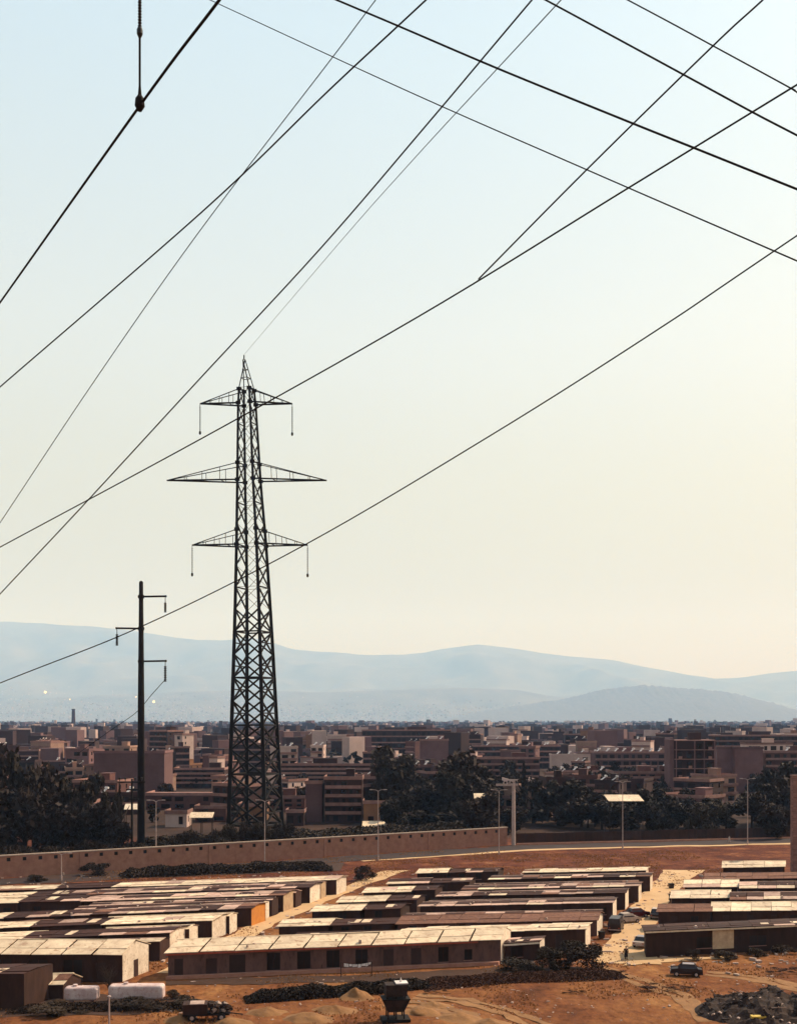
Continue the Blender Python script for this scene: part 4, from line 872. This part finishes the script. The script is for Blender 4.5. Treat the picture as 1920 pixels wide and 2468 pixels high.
# ------------------------------------------------------------------ rubble, mounds, hopper, scrap cart
def mound(label, x, y, rx, ry, h, m, seed, name='earth_mound', cat='mound', group='low earth mounds at the bottom edge', rough=.5, rz=0):
    mb = MB(); n, k = 26, 9
    for j in range(k+1):
        t = j/k
        for i in range(n):
            a = 2*math.pi*i/n; d = Vector((math.cos(a), math.sin(a), 0)); w = 1+rough*noise.noise(d*1.5+Vector((seed, t*2, 0)))
            px, py = d.x*rx*t*w, d.y*ry*t*w; z = h*(math.cos(t*math.pi)+1)/2*(1+rough*noise.noise(Vector((px*.8, py*.8, seed))))-.08*t
            mb.v.append((px, py, z+rough*.25*noise.noise(Vector((px*2.2, py*2.2, seed)))*(1-t)))
    for j in range(k):
        for i in range(n): mb.f.append((j*n+i, (j+1)*n+i, (j+1)*n+(i+1) % n, j*n+(i+1) % n)); mb.m.append(0)
    o = mb.build(name, m, None, (x, y, hgt(x, y)), True); o.rotation_euler.z = rz
    return tag(o, label, cat, group)
MP = ['at the left of the scrap cart', 'left of the hopper, low and wide', 'directly left of the hopper', 'right of the hopper, nearest', 'right of the hopper, second', 'right of the hopper, third', 'in the row right of the hopper, farthest right', 'left of the bottom centre', 'at the bottom left of centre', 'right of the bottom centre']
for i, (u, v, w, h) in enumerate([(430, 2462, 80, 18), (640, 2440, 110, 16), (860, 2402, 80, 30), (1020, 2440, 100, 14), (1100, 2452, 110, 14), (1180, 2466, 110, 14), (1050, 2425, 80, 10), (740, 2455, 130, 18), (560, 2466, 110, 20), (800, 2434, 110, 14)]):
    p = G(u, v); K = p.y/F; mound('bare earth mound '+MP[i], p.x, p.y, w*K/2*1.25, w*K/2*.9, h*K*.85, M['earth'], i*3.3, rz=-.25)
def rubble():
    p = G(1850, 2440); q = random.Random(12); x, y = p.x, p.y
    r = empty('rubble_heap', (x, y, hgt(x, y)), 0, 'dark heap of spoil strewn with white scraps at the lower right corner', 'rubble heap'); mb = MB(); nX, nY = 46, 34
    def hz(px, py):
        e = max(0, 1-(px/7.6)**2-(py/6.0)**2); return 2.6*e**.8*(.75+.5*noise.noise(Vector((px*.35, py*.35, 4))))+.55*noise.noise(Vector((px*1.1, py*1.1, 1)))*min(1, e*3)-.1
    for j in range(nY+1):
        for i in range(nX+1): px = lerp(-8, 8, i/nX); py = lerp(-6.3, 6.3, j/nY); mb.v.append((px, py, hz(px, py)))
    for j in range(nY):
        for i in range(nX): a = j*(nX+1)+i; mb.f.append((a, a+1, a+nX+2, a+nX+1)); mb.m.append(0)
    mb.build('spoil', M['rubble'], r)
    ms = []
    for s in range(5):
        c = MB(); c.hexa([(q.uniform(-1, -.6), -.6, -.2), (1, q.uniform(-.9, -.5), -.25), (.8, .7, -.2), (-.8, q.uniform(.4, .9), -.2)], [(-.7, -.5, .2), (.8, -.4, .35), (.6, .6, .25), (-.6, .5, .3)]); ms.append((c.mesh('scrap', M['debris']), c.mesh('clod', M['rubble'])))
    for i in range(230):
        px = q.uniform(-7.2, 7.2); py = q.uniform(-5.6, 5.6)
        if (px/7.4)**2+(py/5.8)**2 > 1: continue
        dk = q.random() < .62; s = q.uniform(.08, .26) if not dk else q.uniform(.15, .5)
        link('clod' if dk else 'scrap', q.choice(ms)[1 if dk else 0], r, (px, py, hz(px, py)+s*.15), (q.uniform(-.6, .6), q.uniform(-.6, .6), q.uniform(0, 6)), (s, s*q.uniform(.5, 1), s*q.uniform(.4, 1)))
    y_ = MB(); y_.box(-.75, .75, -.2, .2, 0, .22); o = y_.build('yellow_sheet', M['yellow'], r, (-2.4, -4.4, hz(-2.4, -4.4)+.12)); o.rotation_euler = (.2, .05, .1)
    for i in range(14):
        t_ = MB(); L = q.uniform(.8, 2.2); t_.bar((0, 0, 0), (L, 0, q.uniform(.1, .5)), .06); px = q.uniform(-5, 5); py = q.uniform(-4, 4); o = t_.build('stick', M['debris'] if i % 2 else M['bark'], r, (px, py, hz(px, py)+.05)); o.rotation_euler.z = q.uniform(0, 6)
rubble()
def hopper():
    p = G(952, 2458); K = p.y/F; r = empty('steel_hopper', (p.x, p.y, hgt(p.x, p.y)), .15, 'dark steel hopper on legs with a small white cap, bottom centre', 'hopper'); w = 31*K
    m = MB(); m.box(-w*1.1, w*1.1, -w*.8, w*.8, -.1, .32); m.build('base', M['steel'], r)
    for sx in (-1, 0, 1):
        for sy in (-1, 1):
            m = MB(); m.bar((sx*w*.62, sy*w*.5, .3), (sx*w*.62, sy*w*.5, 1.5), .13); m.build('leg', M['steel'], r)
    m = MB(); m.hexa([(-w*.62, -w*.5, 1.0), (w*.62, -w*.5, 1.0), (w*.62, w*.5, 1.0), (-w*.62, w*.5, 1.0)], [(-w*1.05, -w*.8, 2.25), (w*1.05, -w*.8, 2.25), (w*1.05, w*.8, 2.25), (-w*1.05, w*.8, 2.25)]); m.build('funnel', M['rubble'], r)
    m = MB(); m.box(-w*1.08, w*1.08, -w*.83, w*.83, 2.253, 2.36); m.build('rim', M['steel'], r)
    for sx in (-.7, 0, .7):
        for sy in (-.6, .6):
            m = MB(); m.bar((sx*w, sy*w, 2.36), (sx*w, sy*w, 3.75), .11); m.build('upright', M['steel'], r)
    m = MB(); m.box(-w*.8, w*.85, -w*.65, w*.65, 2.6, 3.72); m.build('housing', M['rubble'], r)
    m = MB(); m.box(w*.0, w*.95, -w*.5, w*.5, 3.76, 3.86); m.build('cap_plate', M['heater'], r)
    m = MB(); lathe(m, (w*.45, 0, 3.86), [(0, .16), (.12, .12), (.3, .05), (.42, .03)], 8); m.build('finial', M['heater'], r)
hopper()
def scrap_cart():
    p = G(505, 2458); K = p.y/F; r = empty('scrap_trailer', (p.x, p.y, hgt(p.x, p.y)), .12, 'low dark trailer piled with scrap at the lower left', 'trailer'); q = random.Random(8)
    m = MB(); m.box(-2.6, 2.0, -.9, .9, .62, .78); m.build('bed', M['steel'], r)
    m = MB(); m.box(-2.6, -.2, -.88, .88, .783, 1.75); m.build('crate', M['brown_wall'], r)
    m = MB(); m.box(-1.9, -.5, -.85, .6, 1.753, 1.83); m.build('lid_board', M['debris'], r)
    for x in (-1.7, 1.2):
        for s in (-1, 1):
            w = MB(); w.tube([(x, s*.72, .42), (x, s*.92, .42)], .42, 16); t_ = w.build('wheel', M['tyre'], r); w = MB(); w.tube([(x, s*.923, .42), (x, s*.95, .42)], [.2, .18], 10); w.build('rim', M['lamp_metal'], t_)
    for i in range(40):
        s = q.uniform(.15, .4); m = MB(); m.hexa([(-s, -s*.6, 0), (s, -s*.5, 0), (s*.8, s*.6, 0), (-s*.9, s*.5, 0)], [(-s*.7, -s*.5, s), (s*.9, -s*.4, s*.7), (s*.6, s*.5, s*.9), (-s*.6, s*.4, s*.6)])
        o = m.build('scrap_piece', M['debris'] if q.random() < .25 else M['rubble'], r, (q.uniform(0, 1.9), q.uniform(-.7, .7), .78+q.uniform(0, .7))); o.rotation_euler = (q.uniform(-.5, .5), q.uniform(-.5, .5), q.uniform(0, 6))
    m = MB(); m.bar((2.0, 0, .65), (3.3, 0, .45), .1); m.build('drawbar', M['steel'], r)
scrap_cart()
def laundry():
    A = G(822, 2350); B = G(896, 2348); z = 1.35; d = B-A; r = empty('clothes_line', A, 0, 'short line of white washing in front of the long mauve hut', 'clothes line'); q = random.Random(2)
    A0 = Vector((0, 0, 0)); off = Vector((0, -.6, 0))
    for p in (A0, d):
        m = MB(); m.tube([p+off-Vector((0, 0, .2)), p+off+Vector((0, 0, 1.6))], .05, 6); m.build('post', M['bark'], r)
    m = MB(); m.tube([lerp(A0, d, t/8)+off+Vector((0, 0, 1.55-.25*math.sin(t/8*math.pi))) for t in range(9)], .012, 5); m.build('line', M['wire'], r)
    x = .1
    while x < .92:
        w = q.uniform(.05, .1); s = q.uniform(.2, .42); a = lerp(A0, d, x)+off; b = lerp(A0, d, min(x+w, .97))+off; za = 1.55-.25*math.sin(x*math.pi); zb = 1.55-.25*math.sin((x+w)*math.pi)
        m = MB(); t_ = Vector((0, .03, 0)); m.hexa([a+Vector((0, 0, za-s))-t_, b+Vector((0, 0, zb-s*.9))-t_, b+Vector((0, 0, zb-s*.9))+t_, a+Vector((0, 0, za-s))+t_], [a+Vector((0, 0, za))-t_*.3, b+Vector((0, 0, zb))-t_*.3, b+Vector((0, 0, zb))+t_*.3, a+Vector((0, 0, za))+t_*.3]); m.build('garment', M['heater'], r); x += w+q.uniform(.0, .03)
laundry()
# ------------------------------------------------------------------ city
FOOT = []
def block(label, x, y, w, d, h, rz, tone, floors=None, wins=True, group=None, balc=True, name='apartment_block', heaters=0, stair=True, cat='building', slab=True, winrow=None, seed=0):
    q = random.Random(seed+int(x*7+y)); r = empty(name, (x, y, 0), rz, label, cat, group); FOOT.append((x, y, max(w, d)*.6))
    fl = floors or max(1, int(h/3.1)); fh = h/fl
    m = MB(); m.box(-w/2, w/2, 0, d, -.3, h); m.build('wall', tone, r)
    m = MB(); m.box(-w/2-.25, w/2+.25, -.25, d+.25, h+.003, h+.3); m.box(-w/2-.25, w/2+.25, -.25, -.05, h+.303, h+1.0); m.box(w/2+.05, w/2+.25, -.04, d+.25, h+.303, h+1.0); m.box(-w/2-.25, -w/2-.05, -.04, d+.25, h+.303, h+1.0)
    m.build('roof', M['bslab'] if slab else tone, r)
    if stair:
        sx = q.uniform(-w*.25, w*.2); m = MB(); m.box(sx, sx+w*.22, d*.35, d*.7, h+.303, h+2.8); m.box(sx-.15, sx+w*.22+.15, d*.33, d*.72, h+2.803, h+3.0); m.build('stair_head', tone, r)
    if wins:
        n = winrow or max(2, int(w/3.4)); ww = w/n
        wm = MB(); wm.box(-ww*.32, ww*.32, -.04, .05, 0, fh*.58); me = wm.mesh('window', M['bwin'])
        for f in range(fl):
            for i in range(n):
                if q.random() < .85: link('window', me, r, (-w/2+(i+.5)*ww+q.uniform(-.2, .2), 0, f*fh+fh*.22), scale=(q.choice((.6, 1, 1, 1.15)), 1, 1))
        sm = MB(); sm.box(w/2-.05, w/2+.04, -.5, .5, 0, fh*.45); ms = sm.mesh('window', M['bwin'])
        for f in range(fl):
            for i in range(max(1, int(d/5))): link('window', ms, r, (0, 2.5+i*5, f*fh+fh*.35))
    if balc:
        bm = MB(); bm.box(-w/2+.2, w/2-.2, -1.3, -.05, 0, .16); bm.box(-w/2+.2, w/2-.2, -1.3, -1.2, .163, .95); me = bm.mesh('balcony', M['bslab'])
        for f in range(1, fl): link('balcony', me, r, (0, 0, f*fh))
    for i in range(heaters):
        hx = -w/2+(i+.5)*w/heaters+q.uniform(-.4, .4); o = empty('solar_heater', (0, 0, 0)); o.parent = r; o.location = (hx, d*.25, h+.3)
        m = MB(); m.hexa([(-.5, -1.0, .35), (.5, -1.0, .35), (.5, 1.0, 1.75), (-.5, 1.0, 1.75)][:4], [(-.5, -1.05, .45), (.5, -1.05, .45), (.5, .95, 1.85), (-.5, .95, 1.85)]); c = m.build('collector', M['heater'], o); c.rotation_euler.z = D2R(-50)
        m = MB(); m.tube([(-.75, .9, 1.9), (.75, .9, 1.9)], .32, 12); c = m.build('drum', M['heater'], o); c.rotation_euler.z = D2R(-50)
        m = MB(); m.bar((0, .9, 0), (0, .9, 1.7), .1); c = m.build('stand', M['bslab'], o); c.rotation_euler.z = D2R(-50)
    return r
def blk(label, u0, u1, vt, Y, tone, dep=12, deg=0, **k):
    """front width between two image columns at distance Y, roof level at image row vt"""
    x = ((u0+u1)/2-UC)/F*Y; w = (u1-u0)/F*Y; h = CH-(vt-VH)/F*Y
    return block(label, x, Y, w, dep, h, D2R(deg), BT[tone], **k)
blk('large blank mauve block behind the tall power pole', 226, 396, 1816, 430, 1, 16, wins=False, balc=False, stair=False, slab=False)
blk('dark brown tower with sunlit pale right side beyond the power pole', 352, 412, 1764, 700, 2, 14, -34, floors=7)
blk('sunlit cream slab tower with a dark central slit', 416, 444, 1772, 690, 4, 9, -38, floors=6, balc=False, wins=True, winrow=1)
blk('long dark three-storey building left of the pylon with a pale roof edge', 420, 540, 1856, 500, 2, 12, floors=4, heaters=0)
blk('narrow pale water-tower-like block left of the pylon', 502, 526, 1828, 520, 4, 6, -25, wins=False, balc=False, stair=False, floors=4)
blk('low pinkish building right of the narrow pale block', 530, 560, 1838, 540, 1, 9, -15, balc=False)
blk('very long dark building behind the pylon with a pale parapet', 640, 905, 1846, 480, 2, 14, floors=6)
blk('dark block showing through the pylon legs', 560, 660, 1795, 620, 2, 12, floors=5)
blk('five-storey brown block with balcony bands right of the pylon', 782, 872, 1880, 332, 2, 12, floors=5, winrow=5)
blk('mauve stair tower on the left of the five-storey block', 736, 776, 1890, 333, 1, 10, wins=False, balc=False, stair=False, floors=4)
blk('low yellowish house right of the five-storey block', 876, 948, 1938, 326, 5, 9, floors=2, balc=False, stair=False)
blk('broad dark building with two pale bands on the skyline', 872, 1086, 1762, 820, 2, 16, floors=5)
blk('dull mauve block below the broad skyline building', 1012, 1080, 1786, 620, 1, 12, wins=False, balc=False, heaters=2)
blk('tan blank-sided block on the skyline right of centre', 1398, 1452, 1762, 860, 5, 14, -15, wins=False, balc=False)
blk('small dark block left of the tan skyline block', 1362, 1398, 1772, 850, 2, 10, floors=4)
blk('long terrace with a row of white solar heaters on its roof', 1432, 1602, 1816, 560, 1, 12, floors=4, heaters=8)
blk('low terrace in front of the solar heater terrace, left', 1335, 1470, 1862, 520, 0, 12, floors=4, heaters=4)
blk('rose terrace behind the canopy roof, in the middle', 1480, 1620, 1865, 470, 0, 12, floors=4, heaters=0)
blk('blank mauve wall block right of the open-framed one', 1728, 1768, 1806, 470, 1, 14, wins=False, balc=False, stair=False, slab=False)
blk('larger blank mauve wall block left of the tall pointed tree', 1771, 1838, 1806, 466, 1, 14, wins=False, balc=False, stair=False, slab=False)
blk('long dark building on the skyline at right with a pale edge', 1722, 1930, 1775, 700, 2, 14, floors=6)
blk('rose block at the right edge behind the pillar', 1842, 1960, 1815, 500, 0, 12, floors=5, heaters=1)
blk('white-topped building above the blank mauve walls', 1798, 1910, 1795, 560, 4, 10, floors=5, balc=False)
blk('dark terrace left of the tan skyline block', 1140, 1350, 1800, 700, 2, 12, floors=4, heaters=3)
blk('mauve terrace above the thick concrete post', 1150, 1300, 1830, 540, 0, 12, floors=4)
blk('dim building behind the middle trees, left', 900, 1010, 1850, 460, 2, 12, floors=5)
blk('rust-walled low hall between power pole and pylon', 352, 545, 1918, 380, 0, 14, floors=2, balc=False, stair=False, winrow=6)
blk('rust-walled low house behind the right leg of the pylon', 600, 735, 1925, 372, 0, 10, floors=3, balc=False)
blk('tall pale sliver of a tower behind the power pole', 322, 340, 1770, 900, 4, 8, -30, floors=5, balc=False)
for i_, (u0_, u1_, vt_, Y_, tn_, lb_) in enumerate([(398, 450, 1962, 318, 4, 'small white house behind the black shrubs right of the power pole'), (470, 545, 1950, 335, 0, 'low rust house left of the pylon foot'), (690, 732, 1960, 322, 2, 'low dark house just right of the pylon foot'), (575, 640, 1945, 330, 5, 'low tan house seen between the pylon legs'), (955, 1012, 1965, 330, 2, 'low dark house right of the yellowish house'), (160, 222, 1938, 330, 2, 'dark low house seen over the left trees')]):
    blk(lb_, u0_, u1_, vt_, Y_, tn_, 8, floors=2 if vt_ < 1952 else 1, balc=False, stair=False, name='small_house', cat='house')
def framed():   # the open concrete frame block at right
    Y = 440.0; u0, u1 = 1628, 1724; x = ((u0+u1)/2-UC)/F*Y; w = (u1-u0)/F*Y; h = CH-(1786-VH)/F*Y; r = empty('open_frame_block', (x, Y, 0), 0, 'open-framed dark apartment block with deep balconies at right', 'building'); fl = 6; fh = h/fl; d = 11; FOOT.append((x, Y, 12))
    m = MB(); m.box(-w/2, w/2, 2.2, d, -.3, h-.01); m.build('wall', BT[2], r)
    for f in range(1, fl+1):
        m = MB(); m.box(-w/2-.3, w/2+.1, 0, d, f*fh, f*fh+.3); m.build('floor_slab', M['bslab'], r)
    for xx in (-w/2+.25, -w*.02, w*.22, w/2-.3):
        m = MB(); m.box(xx-.2, xx+.2, .1, .5, -.3, h-.003); m.build('column', BT[1], r)
    m = MB(); m.box(-w/2-1.9, -w/2-.32, 1.2, d, -.3, h+.6); m.build('side_wall', BT[1], r)
    m = MB(); m.box(-w/2+.45, w*.0-.25, .2, .3, h-fh+.31, h-.003); m.build('screen_wall', BT[2], r)
    q = random.Random(6)
    for f in range(fl):
        for i in range(4):
            m = MB(); xx = -w/2+(i+.5)*w/4; m.box(xx-.9, xx+.9, 2.12, 2.25, f*fh+.35, f*fh+2.5); m.build('window', M['bwin'], r)
            if q.random() < .45: m = MB(); m.box(xx-.8, xx+.6, .15, .22, f*fh+.31, f*fh+1.3); m.build('balcony_panel', M['bslab'], r)
    m = MB(); m.box(-w*.1, w*.2, 4, 7, h+.303, h+3.2); m.build('stair_head', BT[2], r)
framed()
def canopy(label, u0, u1, v, Y, zc, tone='pale_roof', dep=9):
    x0 = (u0-UC)/F*Y; x1 = (u1-UC)/F*Y; z = CH-(v-VH)/F*Y; r = empty('canopy_roof', (x0, Y, 0), 0, label, 'canopy'); L = x1-x0; n = max(2, int(L/2.5)); pw = L/n
    m = MB(); m.hexa([(.02, 0, z), (pw-.02, 0, z), (pw-.02, dep, z+1.2), (.02, dep, z+1.2)], [(.02, 0, z+.1), (pw-.02, 0, z+.1), (pw-.02, dep, z+1.3), (.02, dep, z+1.3)]); me = m.mesh('roof_panel', M[tone])
    for i in range(n): link('roof_panel', me, r, (i*pw, 0, 0))
    for xx in (.3, L/2, L-.3):
        for yy in (.4, dep-.5):
            m = MB(); m.bar((xx, yy, 0), (xx, yy, z+yy/dep*1.2-.02), .16); m.build('post', M['bark'], r)
canopy('large bright pale canopy roof among the right-hand trees', 1466, 1552, 1932, 297, 0, dep=7)
canopy('small cream awning roof in front of the yellowish house', 872, 932, 1994, 318, 0, dep=5)
canopy('short pale shed roof among the middle trees', 1142, 1182, 1926, 300, 0, dep=3)
canopy('white shed roof behind the wall near the power pole', 455, 512, 1972, 300, 0, dep=3)
canopy('small white shed behind the short utility pole', 296, 334, 1952, 290, 0, 'white_wall', dep=3)
def stack():
    Y = 2600.0; x = (177-UC)/F*Y; r = empty('factory_chimney', (x, Y, 0), 0, 'lone tall factory chimney on the far plain at left', 'chimney'); h = CH+(VH-1709)/F*Y
    m = MB(); m.tube([(0, 0, 0), (0, 0, h-1.5)], [5, 3.6], 16); m.build('shaft', BT[2], r); m = MB(); m.tube([(0, 0, h-1.5), (0, 0, h)], 4.3, 16); m.build('collar', BT[2], r)
stack()
# nearest ordinary town blocks: one by one
cq = random.Random(17); placed = 0; GN = ['nearer town blocks at left', 'nearer town blocks in the middle', 'nearer town blocks at right', 'far town blocks at left', 'far town blocks in the middle', 'far town blocks at right']
ADJ = ['dark brown', 'rose', 'mauve grey', 'cream', 'white', 'tan']; IDX = [2, 0, 1, 3, 4, 5]
for t_ in range(5000):
    if placed >= 298: break
    far = cq.random() < .55
    Y = 1/cq.uniform(1/1500, 1/750) if far else cq.uniform(340, 750)
    u = cq.uniform(-60, 1980); x = (u-UC)/F*Y; w = cq.uniform(6, 16); d = cq.uniform(7, 13)
    h = cq.choice((6.2, 6.2, 9.3, 9.3, 12.4, 15.5)) if Y < 800 else cq.choice((6.2, 9.3, 9.3, 12.4, 12.4, 15.5, 18.6))
    if Y < 520: h = min(h, 9.3)
    if any((x-a)**2+(Y-b)**2 < (c+w*.55)**2 for a, b, c in FOOT): continue
    k = cq.choices(range(6), (44, 20, 14, 5, 15, 2))[0]; zone = (0 if u < 640 else 1 if u < 1280 else 2)
    turn = cq.choice((cq.uniform(-12, 8), cq.uniform(12, 30), cq.uniform(-45, -15), cq.uniform(-45, -15))); st_ = cq.random() < .6; he_ = cq.choice((0, 0, 1, 2)) if Y < 900 else 0
    WN = ['single', 'two', 'three', 'four', 'five', 'six', 'seven']; lb = '%s%s %s-storey block%s%s, %s, %s' % ('wide ' if w > 12.5 else 'narrow ' if w < 8.5 else '', ADJ[k], WN[int(h/3.05)-1], ', rooftop hut' if st_ else '', ', turned aside' if abs(turn) > 12 else '', 'far' if far else 'nearer', near_mark(u))
    block(lb, x, Y, w, d, h, D2R(turn), BT[IDX[k]], wins=(Y < 620), balc=(Y < 1000 and cq.random() < .7), group=GN[zone+(3 if far else 0)], stair=st_, heaters=he_, slab=cq.random() < .6, seed=t_)
    placed += 1
# the rest of the town: too far to tell apart
mb = MB(); tr = MB(); gl = MB(); q = random.Random(99)
for i in range(21000):
    Y = 700*(9500/700)**(q.random()**.8); x = q.uniform(-.42, .42)*Y; w = q.uniform(6, 19); d = q.uniform(7, 15); h = (q.choice((4, 6, 7, 7, 9, 10, 10, 13)) if q.random() < .9 else q.choice((16, 19, 22)))+q.uniform(-1, 1); a = q.uniform(-.9, .4); ca, sa = math.cos(a), math.sin(a)
    if Y < 1600 and any((x-A)**2+(Y-B)**2 < (C+w*.5)**2 for A, B, C in FOOT): continue
    if Y > 2500 and q.random() < .03: h += q.uniform(6, 16)
    z0 = -.5; pts = [(-w/2, 0), (w/2, 0), (w/2, d), (-w/2, d)]; pts = [(x+p*ca-r_*sa, Y+p*sa+r_*ca) for p, r_ in pts]
    if q.random() < .68:
        mb.cm = q.choices((0, 1, 2), (55, 25, 20))[0]; mb.hexa([(*p, z0) for p in pts], [(*p, h) for p in pts])
    else:
        for j in range(10):
            c = Vector((x+q.uniform(-w, w)*.9, Y+q.uniform(-d, d)*.9, q.uniform(1, 9+(6 if Y > 2500 else 0)))); s = q.uniform(1.5, 4)
            n_ = [c+Vector((q.uniform(-1, 1), q.uniform(-1, 1), q.uniform(-1, 1))).normalized()*s*q.uniform(.7, 1) for _ in range(7)]
            tr.add(n_, [(0, 1, 2), (2, 3, 4), (4, 5, 6), (0, 3, 6), (1, 4, 5), (0, 2, 5), (1, 3, 6), (2, 6, 4)])
tag(mb.build('distant_town', M['city']), 'hazy mass of distant town blocks reaching the foot of the hills', 'town', kind='stuff')
tag(tr.build('distant_trees', M['citytree']), 'dark clumps of distant trees among the town blocks', 'trees', kind='stuff')
# a few sun glints on the far slope, put in as glowing bodies
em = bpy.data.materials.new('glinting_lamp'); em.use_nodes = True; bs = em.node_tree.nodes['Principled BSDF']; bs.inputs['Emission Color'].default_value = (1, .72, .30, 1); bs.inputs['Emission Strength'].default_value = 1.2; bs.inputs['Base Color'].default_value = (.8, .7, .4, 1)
from mathutils.bvhtree import BVHTree
trees_ = [BVHTree.FromPolygons([tuple(v.co) for v in o.data.vertices], [tuple(p.vertices) for p in o.data.polygons]) for o in bpy.data.objects if o.name.startswith(('mountain_range', 'foothill', 'ground'))]
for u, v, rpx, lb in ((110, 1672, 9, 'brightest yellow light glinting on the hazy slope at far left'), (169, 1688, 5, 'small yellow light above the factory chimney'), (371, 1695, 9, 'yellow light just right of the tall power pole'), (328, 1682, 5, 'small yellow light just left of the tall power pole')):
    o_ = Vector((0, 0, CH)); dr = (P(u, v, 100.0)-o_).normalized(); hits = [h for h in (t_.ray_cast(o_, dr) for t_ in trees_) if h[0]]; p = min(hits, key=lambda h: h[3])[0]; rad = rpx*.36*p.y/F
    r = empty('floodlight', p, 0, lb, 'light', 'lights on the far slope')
    m = MB(); m.tube([(0, -rad*1.2, -40), (0, -rad*1.2, 2)], 1.5, 6); m.build('mast', BT[2], r)  # added stand that holds the glint up
    m = MB(); lathe(m, (0, -rad*1.2, 0), [(0, .2*rad), (rad*.4, .8*rad), (rad, rad), (rad*1.6, .8*rad), (rad*2, .2*rad)], 12); m.build('lamp', em, r)  # glowing body in place of reflected sunlight, no real lamp

mb = MB(); q = random.Random(5)   # specks of houses climbing the feet of the hills
for i in range(2600):
    u = q.uniform(-80, 2000); v = 1736-abs(q.gauss(0, 22))*(1.5 if u < 700 else .9); o_ = Vector((0, 0, CH)); dr = (P(u, v, 100.0)-o_).normalized(); hits = [h for h in (t_.ray_cast(o_, dr) for t_ in trees_) if h[0]]
    if not hits: continue
    p = min(hits, key=lambda h: h[3])[0]; w = q.uniform(12, 34); h = q.uniform(10, 26); d = q.uniform(12, 26); a = q.uniform(-.9, .3); ca, sa = math.cos(a), math.sin(a); mb.cm = q.choices((0, 1, 2), (4, 36, 60))[0]
    pts = [(p.x+x_*ca-y_*sa, p.y+x_*sa+y_*ca) for x_, y_ in ((-w/2, 0), (w/2, 0), (w/2, d), (-w/2, d))]; mb.hexa([(*c, p.z-14) for c in pts], [(*c, p.z+h) for c in pts])
tag(mb.build('hillside_houses', M['city']), 'tiny hazy houses sprinkled over the lower slopes of the hills', 'town', kind='stuff')

# things that would share a label: say which one, counted from the left
ORD = ['leftmost', 'second from left', 'third from left', 'fourth from left', 'fifth from left', 'sixth from left', 'seventh from left', 'eighth from left', 'ninth from left', 'tenth from left']
same = {}
for o in list(COL.objects):
    if o.parent is None and o.get('label') and not o.get('kind'): same.setdefault(o['label'], []).append(o)
for lb, os_ in same.items():
    if 1 < len(os_) <= 10 and len(lb.split()) <= 13:
        for i, o in enumerate(sorted(os_, key=lambda o: o.location.x/max(o.location.y, 1))): o['label'] = lb+', '+ORD[i]
# ------------------------------------------------------------------ haze
hm = bpy.data.materials.new('pale_haze'); hm.use_nodes = True; t = hm.node_tree; t.nodes.clear()
ho = t.nodes.new('ShaderNodeOutputMaterial'); pv = t.nodes.new('ShaderNodeVolumePrincipled')
pv.inputs['Color'].default_value = (.34, .58, 1.0, 1); pv.inputs['Absorption Color'].default_value = (1, 1, 1, 1)
pv.inputs['Density'].default_value = .000060; pv.inputs['Anisotropy'].default_value = .0
t.links.new(pv.outputs[0], ho.inputs['Volume'])
mb = MB(); mb.box(-19600, 19600, -700, 39200, -2.5, 3500)
tag(mb.build('haze', hm), kind='stuff')
